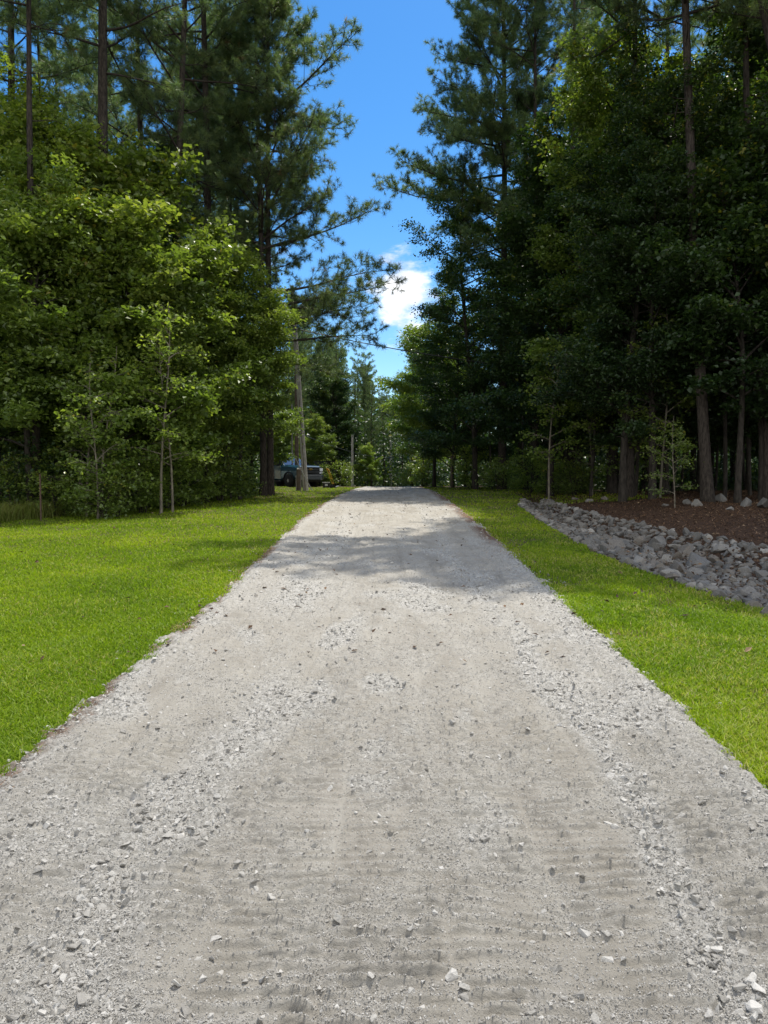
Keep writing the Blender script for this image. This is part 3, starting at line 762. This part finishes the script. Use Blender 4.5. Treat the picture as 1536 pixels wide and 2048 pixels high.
for px, z, k, sc, rz, lb in [
    (0, 20.3, 'c', 1.02, 1.0, 'leafy tree cut by the left edge of the picture above the tall grass'),
    (-60, 22, 'b', 1.05, 2.0, 'yellow green tree partly beyond the left edge, showing at mid height'),
    (135, 20.4, 'd', 1.05, 4.0, 'glossy leafed tree between the metal stake and the bent saplings'),
    (300, 25, 'b', .88, 1.2, 'pale green fine tree behind the leaning slender pine'),
    (330, 22.0, 'a', .90, .5, 'dense leafy tree at the wood edge right of the straight sapling'),
    (415, 24.2, 'e', .80, 2.6, 'light green tree in the dip between the wood edge and the close pair of pines'),
    (505, 30.5, 'd', .80, .6, 'small leafy tree against the trunks of the close pair of pines'),
    (1160, 30, 'g', .9, .4, 'dark oak behind the slim vine covered stem on the right'),
    (1305, 21.8, 'j', .85, 1.1, 'dark tree standing right at the inner side of the rock bed'),
    (1245, 22.0, 'g', .85, 3.1, 'dark tree with low crown above the narrow far part of the rock bed'),
    (1400, 27, 'i', .95, 3.5, 'tall dim tree filling the right hand wood behind the leaning trunk'),
    (1540, 24.5, 'j', 1.08, 2.3, 'tall dark tree cut by the right edge of the picture'),
    (1290, 30, 'h', 1.1, 5.2, 'dark tree deep in the wood behind the scattered rocks'),
    (1610, 21, 'h', 1.05, 1.3, 'dark tree just beyond the right edge over the rock bed'),
    (905, 41, 'h', .80, .3, 'dark green tree at the far right end of the lawn beside the drive'),
    (868, 48, 'a', 1.18, 2.2, 'lighter green tree bulging toward the drive where it crests, right side'),
    (845, 58, 'a', 1.15, 4.4, 'pale green tree just right of the low sky notch over the drive'),
    (930, 50, 'a', 1.0, 1.9, 'yellowish green tree behind the dark tree at the far end of the right lawn'),
    (640, 52, 'a', .55, 1.9, 'low sunlit bush like tree right of the truck'),
    (575, 56, 'a', .65, 1.0, 'sunlit green tree directly behind the truck'),
    (735, 60, 'a', .40, 3.0, 'sunlit young tree left of the drive end below the far pines'),
    (118, 21.6, 'e', 1.38, 3.9, 'taller fine leaved tree rising behind the edge trees at the far left'),
    (285, 23.4, 'd', 1.38, 2.2, 'taller leafy tree rising between the straight pine trunk and the leaning pine'),
]:
    clone(BL[k], px, z, sc, lb, rz=rz)
# middle layer of the right wood
# saplings and shrubs along the wood edges
for px, z, k, sc, rz, tl, lb in [
    (195, 18.5, 'sap', .9, 2.5, (0, -.10), 'curved sapling stem lit by the sun at the foot of the left wood'),
    (172, 19.2, 'sap', 1.1, .7, (0, .02), 'dim upright sapling left of the curved lit stem'),
    (150, 20, 'sap2', .8, 4, (0, -.16), 'crooked sapling leaning left between the thick shaded trunk and the lit stems'),
    (345, 19.9, 'sap2', .92, 3.3, (0, 0), 'second straight sapling just right of the pale stemmed one'),
    (462, 26, 'sap', .9, 1.9, (0, 0), 'thin sapling with bare side twigs left of the close pair of pines'),
    (1098, 24.8, 'sap2', .98, .9, (0, -.01), 'slim dark stem wrapped in small leaves standing alone on the right lawn strip'),
    (1185, 26, 'sap', 1.05, 2.9, (0, 0), 'pale thin stem behind the far end of the rock bed'),
    (1240, 25, 'sap', 1.2, 5.9, (0, .3), 'thin sapling leaning hard to the right in the right hand wood'),
    (1320, 22, 'sap2', 1.0, 5.0, (0, .04), 'thin sapling in the pine straw in front of the thick dark trunk'),
    (1350, 19, 'sap', .55, 1.0, (0, -.05), 'small bare looking sapling standing in the pine straw at the rock bed'),
    (1110, 29.5, 'shrub', 1.0, 1.0, (0, 0), 'low shrub with pale glossy leaves at the far edge of the right lawn strip'),
    (1150, 27.5, 'shrub', .9, 2.0, (0, 0), 'low shrub with light leaves beside the pale thin stem on the right'),
    (1060, 31, 'shrub2', .9, 3.0, (0, 0), 'dark shrub at the wood edge left of the slim vine covered stem'),
    (1000, 34, 'shrub', 1.1, 4.2, (0, 0), 'small dark shrub under the reddish pine'),
    (940, 38, 'shrub2', 1.0, 4.6, (0, 0), 'dark shrub at the far end of the right lawn near the drive crest'),
    (850, 50, 'shrub2', 1.1, 5.2, (0, 0), 'light green shrub just beyond the crest on the right side of the drive'),
    (822, 54, 'shrub', 1.1, 5.5, (0, 0), 'small pale shrub beyond the end of the drive'),
    (665, 49, 'shrub', 1.2, .2, (0, 0), 'pale leafy shrub behind the yellow hand truck'),
    (685, 50, 'shrub2', .8, .9, (0, 0), 'low shrub right of the yellow hand truck at the crest'),
    (120, 19.3, 'shrub', .8, 1.5, (0, 0), 'small shrub among the tall grass right of the metal stake'),
    (30, 19.6, 'shrub2', .75, 2.5, (0, 0), 'shrub in the tall grass at the left edge of the picture'),
    (205, 18.6, 'shrub', .75, 3.5, (0, 0), 'small dark tangle of leaves at the foot of the curved lit sapling'),
    (285, 20.4, 'shrub2', .8, 4.5, (0, 0), 'leafy shrub in front of the straight saplings on the left'),
    (365, 22.3, 'shrub2', .9, 5.5, (0, 0), 'shrub at the lawn edge below the leaning slender pine'),
    (405, 23.6, 'shrub', 1.2, .5, (0, 0), 'grey green shrub where the left lawn narrows'),
    (480, 26.6, 'shrub', .8, 2.2, (0, 0), 'sparse low shrub at the foot of the close pair of pines'),
    (90, 20.6, 'shrub2', 1.0, .8, (0, 0), 'shaded shrub behind the metal stake'),
    (330, 21.5, 'shrub2', 1.0, 3.8, (0, 0), 'shaded shrub among stems behind the straight saplings'),
]:
    clone(BL[k], px, z, sc, lb, rz=rz, tilt=tl)

# ------------------------------------------------------------------ the woods behind: trees copied in depth
P_SRC = [PINES[i] for i in (2, 3, 4, 5, 6, 8, 9, 12)]
B_SRC = [BL[k] for k in 'abcdeghij']
def scatter_wood(n, region, mix, group, labels, gap, smin=.8, smax=1.1, tries=4000, hlim=None, bsrc=None, psrc=None):
    k = 0
    for _ in range(tries):
        if k >= n: break
        x, y = region()
        if x is None: continue
        if any((x-a)**2+(y-b)**2 < gap*gap for a, b in used): continue
        used.append((x, y)); k += 1
        hs_ = 1
        if hlim: hs_ = hlim(x, y)*rr.uniform(.86, 1.0)/25; smin_, smax_ = hs_, hs_*1.02
        else: smin_, smax_ = smin, smax
        if rr.random() < mix:
            copy_thing(rr.choice(psrc or P_SRC), (x, y, Hf(x, y)-.05), rr.uniform(0, 6.28), rr.uniform(smin_, smax_), labels[0], group[0], cat='pine tree')
        else:
            copy_thing(rr.choice(bsrc or B_SRC), (x, y, Hf(x, y)-.05), rr.uniform(0, 6.28), rr.uniform(smin_, smax_)*(1.6 if hlim else 1), labels[1], group[1], cat='tree')
    return k
def left_reg():
    y = rr.uniform(17, 62); x = rr.uniform(-.56*y-8, float(forest_l(y))-1.0)
    if 40 < y < 58 and -.21*y < x: return None, None         # clearing round the truck
    if y > 38 and x > -.26*y+2 and y < 62: return None, None
    return x, y
def right_reg():
    y = rr.uniform(22, 62); x = rr.uniform(.155*y+1.0, .56*y+7)
    if y < 36 and x < 8.8-(y-24)*.25: return None, None
    if x < 3.6: return None, None
    return x, y
def far_reg():
    y = rr.uniform(60, 105); return rr.uniform(-.27*y, .10*y), y
def far_l():
    y = rr.uniform(60, 95); return rr.uniform(-.5*y, -.14*y), y
a = scatter_wood(52, left_reg, .66, ('pines inside the left wood', 'leafy trees inside the left wood'),
                 ('pine standing deep in the shade of the left hand wood', 'leafy tree deep in the left hand wood behind the edge trees'), 1.7)
b = scatter_wood(58, right_reg, .5, ('pines inside the right wood', 'leafy trees inside the right wood'),
                 ('pine standing deep in the shade of the right hand wood', 'leafy tree deep in the right hand wood behind the edge trees'), 1.6, bsrc=[BL[k] for k in 'ghjgi'])
notch = lambda x, y: float(np.interp(768+x/y*F, [560, 640, 700, 745, 790, 812, 830, 900], [330, 300, 268, 205, 172, 185, 205, 300]))/F*y+1.6-float(H(x, y))
c = scatter_wood(90, far_reg, .86, ('far pines beyond the drive', 'far leafy trees beyond the drive'),
                 ('slender far pine in the stand beyond the end of the drive', 'leafy tree among the far pines beyond the end of the drive'), 1.3, hlim=notch, bsrc=[BL[k] for k in 'aghj'])
d = scatter_wood(24, far_l, .5, ('pines far behind the left wood', 'leafy trees far behind the left wood'),
                 ('pine in the far stand glimpsed between the left hand trunks', 'leafy tree in the far stand glimpsed between the left hand trunks'), 2.2, .7, .95)
print('woods', a, b, c, d)
# underbrush: the leafy mass that closes the view low between the trunks
r = np.random.default_rng(90)
mb = MB()
def brush(n, xf, hf, per, size, sp):
    x, y = xf(n); h = hf(x, y, n)
    C = np.stack([x, y, H(x, y)+h], -1); idx = np.repeat(np.arange(n), per)
    off = r.normal(size=(len(idx), 3))*np.array([sp, sp, sp*.5])
    leaves(mb, C[idx]+off, r, size, av=(r.random(n)*.8)[idx])
def band(y0, y1, a, b):
    def f(n):
        y = r.uniform(y0, y1, n); return r.uniform(a, b, n)*y, y
    return f
lump = lambda top: (lambda x, y, n: r.random(n)**1.3*top*(.35+1.1*fbm(x*.22, y*.22, 17, 2)))
brush(4200, band(62, 86, -.62, .64), lump(6.0), 34, .22, .5)
brush(5200, band(96, 125, -.62, .64), lump(13), 34, .42, .9)
brush(1500, band(46, 62, .14, .64), lump(2.6), 34, .14, .3)
def lf(n):
    y = r.uniform(19, 42, n); return forest_l(y)-.15-r.random(n)**2.2*9, y
brush(2300, lf, lambda x, y, n: r.random(n)**1.9*1.8*(.3+1.2*fbm(x*.5, y*.5, 19, 2)), 26, .09, .22)
def rf(n):
    y = r.uniform(29, 46, n); return np.maximum(.15*y, 9-(y-26)*.3)+r.random(n)*16, y
brush(900, rf, lambda x, y, n: r.random(n)**2*1.1, 30, .10, .25)
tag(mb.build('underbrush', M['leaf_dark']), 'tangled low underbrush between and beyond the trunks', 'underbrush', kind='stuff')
# thin stems of the right wood, seen as dark bars against the light behind
stem = MB(); t = np.linspace(0, 1, 10)
q = empty('young_tree', at(1180, 25.5), 'thin dark stem behind the far rocks, leftmost of the bars in the right wood', 'young tree')
st_, _ = None, None
wood = MB(); wood.tube(np.stack([.12*np.sin(t*5), .1*np.cos(t*4)-.1, -.1+9*t], -1), .055*(1-.6*t), 7)
r = np.random.default_rng(70); CC = []; 
for k in range(22):
    h = r.uniform(4.0, 9.2); p = limb_path(np.array([0, 0, h]), r.random()*6.3, r.uniform(.6, 1.7), .4, -.1, r, 5)
    wood.tube(p, np.linspace(.014, .004, 5), 4, cap=False)
    for e in (2, 3, 4): CC.append(p[e])
wood.build('trunk', M['bark_grey'], q, smooth=True)
CC = np.array(CC); idx = np.repeat(np.arange(len(CC)), 40); off = r.normal(size=(len(idx), 3))*np.array([.25, .25, .10])
f = MB(); leaves(f, CC[idx]+off, r, .095, av=r.random(len(CC))[idx]*.8); f.build('crown', M['leaf_dark'], q)
YT = q
for px, z, sc, tl in [(1270, 24, 1.1, .02), (1300, 26, 1.0, -.03), (1345, 24.5, 1.15, 0), (1362, 28, 1, .02), (1400, 27, 1.1, -.02), (1450, 22.5, 1.2, -.03), (1475, 26, 1.1, .03),
                      (1500, 23.5, 1.25, -.01), (1520, 21, 1.2, .0), (1215, 28, 1, 0), (1240, 30, 1.1, .03), (1320, 30, 1.1, 0), (1385, 31, 1.1, 0), (1430, 30, 1.1, -.02), (1490, 30, 1.1, .02), (1530, 28, 1.1, 0),
                      (1130, 31, 1, .02), (1050, 34, 1.0, 0), (985, 36, 1, .02), (110, 22, .9, -.02), (60, 22.6, 1.0, .02), (250, 23, 1, 0), (300, 22.5, .9, .02), (225, 25, 1, -.02), (20, 23.5, 1, 0), (400, 27, 1, 0), (445, 28, 1, .02), (370, 27, .9, 0), (150, 25, 1, 0)]:
    side = px > 768
    o = clone(YT, px, z, sc, 'thin dark young trunk among the bars of stems in the right hand wood' if side else 'thin young trunk standing in the shade of the left hand wood',
          'young trunks in the right wood' if side else 'young trunks in the left wood', tilt=(0, tl))

# ------------------------------------------------------------------ truck
def rotz(v, a):
    c, s_ = math.cos(a), math.sin(a); v = np.asarray(v, float)
    return np.stack([v[..., 0]*c-v[..., 1]*s_, v[..., 0]*s_+v[..., 1]*c, v[..., 2]], -1)
def loft(mb, secs, attr=.5, cap=True):
    """secs: list of closed rings (same length)"""
    n = len(secs[0]); v = np.concatenate(secs)
    f = [[a*n+k, a*n+(k+1) % n, (a+1)*n+(k+1) % n, (a+1)*n+k] for a in range(len(secs)-1) for k in range(n)]
    mb.add(v, f, attr)
    if cap:
        for s_ in (secs[0], secs[-1]):
            c = np.mean(s_, 0); mb.add(np.vstack([s_, c]), [[k, (k+1) % n, n] for k in range(n)], attr)
tx, ty = PX(622, 46.3), 46.3; th = math.radians(42)
truck = empty('pickup_truck', (tx, ty, Hf(tx, ty)), 'dark teal pickup truck parked behind the grey utility pole, front turned toward the drive', 'pickup truck', rz=th)
# local frame: front bumper at y=0, truck extends toward +y; x is across
def ring(y, w, z0, z1, r_=.12, taper=.0):
    p = [(-w+r_, z0), (w-r_, z0), (w, z0+r_), (w-taper*.3, (z0+z1)*.55), (w-taper, z1-r_), (w-taper-r_, z1), (-w+taper+r_, z1), (-w+taper, z1-r_), (-w+taper*.3, (z0+z1)*.55), (-w, z0+r_)]
    return np.array([(a, y, b_) for a, b_ in p])
mb = MB()
loft(mb, [ring(.10, .90, .62, 1.26, .10, .05), ring(.22, .98, .52, 1.33, .12, .05), ring(.9, 1.02, .45, 1.39, .12, .05), ring(1.75, 1.02, .45, 1.43, .12, .05), ring(1.78, 1.02, .42, 1.36, .10, .03), ring(5.85, 1.01, .48, 1.36, .08, .03)])
body = mb.build('body', M['paint'], truck, smooth=False)
mb = MB(); loft(mb, [np.array([(-.93, 1.55, 1.34), (.93, 1.55, 1.34), (.93, 4.0, 1.34), (-.93, 4.0, 1.34)]), np.array([(-.74, 2.42, 1.92), (.74, 2.42, 1.92), (.74, 3.85, 1.94), (-.74, 3.85, 1.94)]), np.array([(-.66, 2.6, 1.97), (.66, 2.6, 1.97), (.66, 3.7, 1.98), (-.66, 3.7, 1.98)])])
cab = mb.build('cab', M['paint'], truck)
def slab(name, pts, th_, mat, parent):
    pts = np.array(pts, float); n_ = norm(np.cross(pts[1]-pts[0], pts[2]-pts[0])[None])[0]
    mb = MB(); loft(mb, [pts-n_*th_*.5, pts+n_*th_*.5]); return mb.build(name, mat, parent)
slab('windshield', [(-.84, 1.61, 1.385), (.84, 1.61, 1.385), (.70, 2.36, 1.885), (-.70, 2.36, 1.885)], .03, M['glass'], truck)
for s_ in (-1, 1):
    dr_ = MB().box((s_*1.012, 2.35, .95), (.03, 1.05, .78)).build('door', M['paint'], truck)
    MB().box((s_*1.035, 2.75, 1.2), (.03, .16, .03)).build('handle', M['chrome'], dr_)
    dr2 = MB().box((s_*1.012, 3.42, .95), (.03, .98, .78)).build('door', M['paint'], truck)
    MB().box((s_*1.035, 3.8, 1.2), (.03, .16, .03)).build('handle', M['chrome'], dr2)
    slab('side_window', [(s_*.925, 1.85, 1.40), (s_*.925, 2.78, 1.40), (s_*.78, 2.78, 1.86), (s_*.78, 2.42, 1.86)], .03, M['glass'], truck)
    slab('side_window', [(s_*.925, 2.86, 1.40), (s_*.925, 3.8, 1.40), (s_*.78, 3.75, 1.86), (s_*.78, 2.86, 1.86)], .03, M['glass'], truck)
    mr_ = MB().box((s_*1.16, 1.95, 1.47), (.20, .10, .24)).build('mirror', M['black'], truck)
    MB().box((s_*1.16, 2.005, 1.47), (.17, .012, .2)).build('mirror_glass', M['chrome'], mr_)
    hl = MB().box((s_*.83, .08, 1.10), (.24, .12, .18)).build('headlight', M['lamp'], truck)
    MB().box((s_*.83, .10, .90), (.22, .1, .12)).build('headlight', M['lamp'], truck)
    MB().tube([(s_*.75, -.05, .55), (s_*.75, .02, .55)], .05, 10).build('fog_lamp', M['lamp'], truck)
    a2 = np.linspace(-.05, PI+.05, 14)
    for wy in (.98, 4.75):
        mb = MB()
        for x0 in (.97, 1.045):
            pass
        ro = np.stack([np.full(14, s_*1.035), wy+.52*np.cos(a2), .42+.52*np.sin(a2)], -1)
        mb.tube(ro, .045, 6); mb.build('wheel_arch', M['black'], truck)
        wh = bpy.data.objects.new('wheel', None); COL.objects.link(wh); wh.parent = truck; wh.location = (s_*.93, wy, .41)
        mb = MB(); rr_ = [(.11, -.13), (.38, -.15), (.42, -.11), (.42, .11), (.38, .15), (.26, .14), (.26, -.12), (.11, -.13)]
        v = np.array([[(x_, r_*math.cos(a), r_*math.sin(a)) for r_, x_ in rr_] for a in np.arange(28)*2*PI/28]); 
        f = [[k*8+e, k*8+e+1, ((k+1) % 28)*8+e+1, ((k+1) % 28)*8+e] for k in range(28) for e in range(7)]
        mb.add(v.reshape(-1, 3), f); mb.build('tyre', M['rubber'], wh, smooth=True)
        mb = MB()
        mb.tube([(-.10, 0, 0), (s_*.13, 0, 0)], .065, 12)
        for a in range(6):
            a_ = a*PI/3; c = np.array([s_*.10, .15*math.cos(a_), .15*math.sin(a_)])
            mb.box(c, (.05, .22, .055), Matrix.Rotation(a_, 4, 'X'))
        ra = np.arange(25)*2*PI/24; mb.tube(np.stack([ra*0+s_*.11, .255*np.cos(ra), .255*np.sin(ra)], -1), .022, 6, cap=False)
        mb.build('rim', M['rim'], wh, smooth=False)
    MB().box((s_*.95, 3.0, .38), (.14, 2.3, .06)).build('running_board', M['black'], truck)
    MB().box((s_*.93, 5.88, 1.1), (.16, .05, .4)).build('tail_light', plain('red lens', (.35, .01, .01), .2), truck)
gr_ = MB().box((0, .085, 1.0), (1.40, .06, .48)).build('grille', M['black'], truck)
for zz in (.80, .90, 1.0, 1.1, 1.2): MB().box((0, .045, zz), (1.36, .05, .035)).build('grille_bar', M['chrome'], gr_)
MB().box((0, .02, 1.12), (.28, .05, .07)).box((0, .02, 1.12), (.12, .054, .12)).build('emblem', M['gold'], gr_)
mb = MB(); loft(mb, [ring(-.14, .75, .48, .74, .06), ring(-.06, .96, .47, .76, .06), ring(.12, 1.02, .47, .76, .06)]); mb.build('front_bumper', M['chrome'], truck)
MB().box((0, -.02, .40), (1.5, .12, .12)).build('air_dam', M['black'], truck)
mb = MB(); loft(mb, [ring(5.84, .98, .5, .7, .05), ring(6.0, .94, .52, .68, .05)]); mb.build('rear_bumper', M['chrome'], truck)
MB().box((0, 4.95, 1.372), (1.7, 1.6, .03)).build('bed_cover', M['black'], truck)
slab('rear_window', [(-.80, 4.0, 1.40), (.80, 4.0, 1.40), (.70, 3.90, 1.84), (-.70, 3.90, 1.84)], .03, M['glass'], truck)

# dark trailer right of the truck
x, y = PX(655, 50), 50
tr_ = empty('utility_trailer', (x, y, Hf(x, y)), 'dark boxy trailer half hidden behind the front of the truck', 'trailer', rz=.5)
MB().box((0, 0, 1.05), (1.15, 1.8, 1.2)).build('box', M['black'], tr_)
MB().box((0, 0, 1.68), (1.2, 1.86, .05)).build('roof', M['black'], tr_)
MB().box((0, -1.2, .42), (.08, .8, .08)).build('tongue', M['steel'], tr_)
for s_ in (-1, 1):
    MB().tube([(s_*.64, .1, .3), (s_*.80, .1, .3)], .3, 20).build('wheel', M['rubber'], tr_)
    MB().box((s_*.5, -.915, .6), (.08, .03, .06)).build('marker_light', M['white'], tr_)
# dark storage tote with pale lid panel
x, y = PX(652, 44.5), 44.5
tt = empty('storage_tote', (x, y, Hf(x, y)), 'small dark lidded tote with a pale front panel on the grass by the truck bumper', 'tote', rz=.2)
mb = MB(); loft(mb, [np.array([(-.17, -.14, 0), (.17, -.14, 0), (.17, .14, 0), (-.17, .14, 0)])*[1, 1, 1], np.array([(-.2, -.17, .3), (.2, -.17, .3), (.2, .17, .3), (-.2, .17, .3)])]); mb.build('bin', M['black'], tt)
MB().box((0, 0, .32), (.44, .38, .05)).build('lid', M['white'], tt)
MB().box((0, -.165, .17), (.16, .02, .12), Matrix.Rotation(-.1, 4, 'X')).build('front_panel', M['white'], tt)
# yellow hand truck
x, y = PX(670, 43), 43
ht = empty('hand_truck', (x, y, Hf(x, y)), 'yellow hand truck leaning back beside the dark trailer near the crest', 'hand truck', rz=.35, tilt=(-.0, -.35))
MB().tube([(-.02, -.18, .08), (-.02, -.18, 1.1), (-.06, -.12, 1.22), (-.06, .12, 1.22), (-.02, .18, 1.1), (-.02, .18, .08)], .022, 7).build('frame', M['yellow'], ht)
for zz in (.3, .6, .9): MB().box((-.02, 0, zz), (.03, .36, .04)).build('crossbar', M['yellow'], ht)
MB().box((.12, 0, .05), (.26, .38, .02)).build('toe_plate', M['steel'], ht)
for s_ in (-1, 1): MB().tube([(-.12, s_*.19, .12), (-.12, s_*.25, .12)], .12, 14).build('wheel', M['rubber'], ht)

# ------------------------------------------------------------------ pole, post, wires, stakes
x, y, z = G(612, 34.2)
pole = empty('utility_pole', (x, y, z-.2), 'grey weathered utility pole leaning slightly left in front of the truck', 'utility pole', tilt=(0, -.062))
t = np.linspace(0, 1, 8); MB().tube(np.stack([t*0, t*0, 9.6*t], -1), .135-.045*t, 14).build('shaft', M['pole'], pole, smooth=True)
MB().box((.0, -.14, 2.3), (.03, .02, 4.2)).build('ground_wire_moulding', M['oldwood'], pole)
mb = MB(); mb.box((0, -.17, 7.2), (.14, .10, .3)).tube([(0, -.14, 7.6), (0, -.3, 7.62)], .04, 8); mb.build('wire_bracket', M['steel'], pole)
top = Vector((x-.062*7.6, y-.3, z+7.4))
x2, y2, z2 = G(594, 47.5)
bp_ = empty('utility_pole', (x2, y2, z2), 'brown wooden pole standing behind the truck, just left of the grey utility pole', 'utility pole')
MB().tube(np.stack([t*0, t*0, 7.5*t], -1), .14-.03*t, 12).build('shaft', M['oldwood'], bp_, smooth=True)
MB().tube([(-.28, -.1, 0), (-.28, -.1, 5.2)], .045, 8).build('conduit', M['steel'], bp_)
x3, y3, z3 = G(597.5, 33.0)
ps = empty('wooden_post', (x3, y3, z3-.1), 'short weathered wooden post beside the foot of the grey utility pole', 'post')
MB().tube([(0, 0, 0), (0, 0, .6), (0.01, 0, 1.07), (0.01, 0, 1.09)], [.115, .11, .105, .09], 9).build('shaft', M['oldwood'], ps)
for s_ in (-1, 1): MB().box((s_*.11, -.06, .45), (.022, .02, .7)).build('pale_batten', M['pole'], ps)
xa, ya, za = G(625, 33.2)
def cable(name, a, b, sag, rad, mat, n=30):
    t = np.linspace(0, 1, n)[:, None]; p = np.array(a)*(1-t)+np.array(b)*t; p[:, 2] -= sag*4*(t*(1-t))[:, 0]
    return MB().tube(p, rad, 5).build(name, mat)
tag(cable('guy_wire', (xa, ya, za), (xa-.9, ya-.1, za+1.75), 0, .022, M['steel'], 3), 'thin grey guy rod slanting from the grass up past the foot of the utility pole', 'guy wire')
xe, ye = PX(1100, 35), 35
tag(cable('power_line', tuple(top), (xe, ye, 6.75), .20, .022, M['wire']), 'black overhead wire crossing the sky gap above the drive', 'overhead wire')
tag(cable('power_line', (PX(430, 35), 36, 5.0), (x-.25, 34.1, 3.75), .15, .014, M['wire']), 'lower thin wire running from the left wood to the grey utility pole', 'overhead wire')
tag(cable('power_line', (x-.2, 34.3, 3.72), (PX(790, 66), 66, 3.6), .35, .014, M['wire']), 'lower thin wire running from the grey utility pole back to the far trees', 'overhead wire')
x, y, z = hit(82, 1043)
sk = empty('metal_stake', (x, y, z), 'rusty metal stake with paler top standing in the tall grass at the far left', 'stake')
mb = MB(); mb.box((0, 0, .55), (.035, .008, 1.2)).box((0, -.014, .55), (.008, .024, 1.2)); mb.build('shaft', M['rust'], sk)
mb = MB()
for k in range(9): mb.box((0, -.028, .1+k*.11), (.012, .008, .03))
mb.build('stud_row', M['rust'], sk)
for px, z_, sc in [(705, 62, 1), (781, 68, 1), ]:
    x, y, z = at(px, z_); o = empty('utility_pole', (x, y, z-.1), 'pale bare pole at the left end of the drive crest' if px < 740 else 'pale pole right behind the middle of the drive crest', 'utility pole')
    MB().tube([(0, 0, 0), (0, 0, 2.4), (0, 0, 4.6)], [.12, .11, .09], 10).build('shaft', M['pole'], o, smooth=True)
x, y, z = at(903, 40)
o = empty('wooden_post', (x, y, z-.1), 'thin brown post at the far end of the right lawn beneath the trees', 'post')
MB().tube([(0, 0, 0), (0, 0, 1.2), (0, 0, 1.9)], [.075, .07, .065], 9).build('shaft', M['oldwood'], o, smooth=True)

# ------------------------------------------------------------------ light, sky, camera
w = bpy.data.worlds.new('World'); scene.world = w; w.use_nodes = True
nt = w.node_tree; bg = nt.nodes['Background']
sky = N(nt, 'ShaderNodeTexSky', sky_type='NISHITA', sun_disc=False)
sky.sun_elevation = SUN_EL; sky.sun_rotation = SUN_AZ
sky.air_density = 1.0; sky.dust_density = .3; sky.ozone_density = 2.0
tc = N(nt, 'ShaderNodeTexCoord')
def sub(name, op, a, b_=None):
    n = N(nt, 'ShaderNodeMath', operation=op)
    for i_, q in enumerate((a, b_)):
        if q is None: continue
        if isinstance(q, (int, float)): n.inputs[i_].default_value = q
        else: nt.links.new(q, n.inputs[i_])
    return n.outputs[0]
cl = noise(nt, 7, 9, .6, vec=tc.outputs['Generated'], scl=(1, 1, 2.2))
sp = N(nt, 'ShaderNodeSeparateXYZ'); nt.links.new(tc.outputs['Generated'], sp.inputs[0])
band = N(nt, 'ShaderNodeMapRange'); band.inputs[1].default_value = .34; band.inputs[2].default_value = .10; band.inputs[3].default_value = 0; band.inputs[4].default_value = .05
nt.links.new(sp.outputs[2], band.inputs[0])
# one heaped cloud low over the end of the drive
vd = N(nt, 'ShaderNodeVectorMath', operation='DISTANCE'); nt.links.new(tc.outputs['Generated'], vd.inputs[0])
cd = Vector((.022, 1, .24)).normalized(); vd.inputs[1].default_value = cd
cr = N(nt, 'ShaderNodeMapRange'); cr.inputs[1].default_value = .095; cr.inputs[2].default_value = .0; cr.inputs[3].default_value = 0; cr.inputs[4].default_value = .26
nt.links.new(vd.outputs['Value'], cr.inputs[0])
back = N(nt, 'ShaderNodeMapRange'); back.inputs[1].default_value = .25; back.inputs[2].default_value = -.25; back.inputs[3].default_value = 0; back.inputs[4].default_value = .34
nt.links.new(sp.outputs[1], back.inputs[0])      # unseen white cloud added behind the camera as neutral fill light
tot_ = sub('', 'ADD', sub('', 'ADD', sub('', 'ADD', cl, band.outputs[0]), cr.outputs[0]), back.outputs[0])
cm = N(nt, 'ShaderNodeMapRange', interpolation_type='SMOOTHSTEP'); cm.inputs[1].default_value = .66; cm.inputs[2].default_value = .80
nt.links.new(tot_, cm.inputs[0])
hs = N(nt, 'ShaderNodeHueSaturation'); hs.inputs['Saturation'].default_value = 1.38
nt.links.new(sky.outputs[0], hs.inputs['Color'])
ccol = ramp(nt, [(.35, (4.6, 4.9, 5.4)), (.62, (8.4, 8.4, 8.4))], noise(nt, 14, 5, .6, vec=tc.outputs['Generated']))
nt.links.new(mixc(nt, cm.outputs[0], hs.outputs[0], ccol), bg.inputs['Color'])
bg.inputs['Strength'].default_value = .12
sun = bpy.data.lights.new('sun', 'SUN'); sun.energy = 3.25; sun.angle = math.radians(.55); sun.color = (1, .945, .85)
so = bpy.data.objects.new('sun', sun); COL.objects.link(so)
dirv = Vector((math.sin(SUN_AZ)*math.cos(SUN_EL), math.cos(SUN_AZ)*math.cos(SUN_EL), math.sin(SUN_EL)))
so.rotation_euler = dirv.to_track_quat('Z', 'Y').to_euler(); so.location = (0, 0, 40)
cam = bpy.data.cameras.new('camera'); cam.sensor_fit = 'VERTICAL'; cam.sensor_height = 36; cam.lens = F/2048*36; cam.clip_end = 3000; cam.clip_start = .05
co = bpy.data.objects.new('camera', cam); COL.objects.link(co)
co.location = (0, 0, CAM_Z); co.rotation_euler = (PI/2-PITCH, 0, 0); scene.camera = co
scene.view_settings.view_transform = 'Standard'; scene.view_settings.look = 'None'
scene.view_settings.exposure = .65; scene.view_settings.gamma = 1
scene.render.engine = 'CYCLES'
cy = scene.cycles
cy.max_bounces = 6; cy.diffuse_bounces = 4; cy.glossy_bounces = 2; cy.transmission_bounces = 4; cy.transparent_max_bounces = 4
cy.use_denoising = True; cy.sample_clamp_indirect = 4
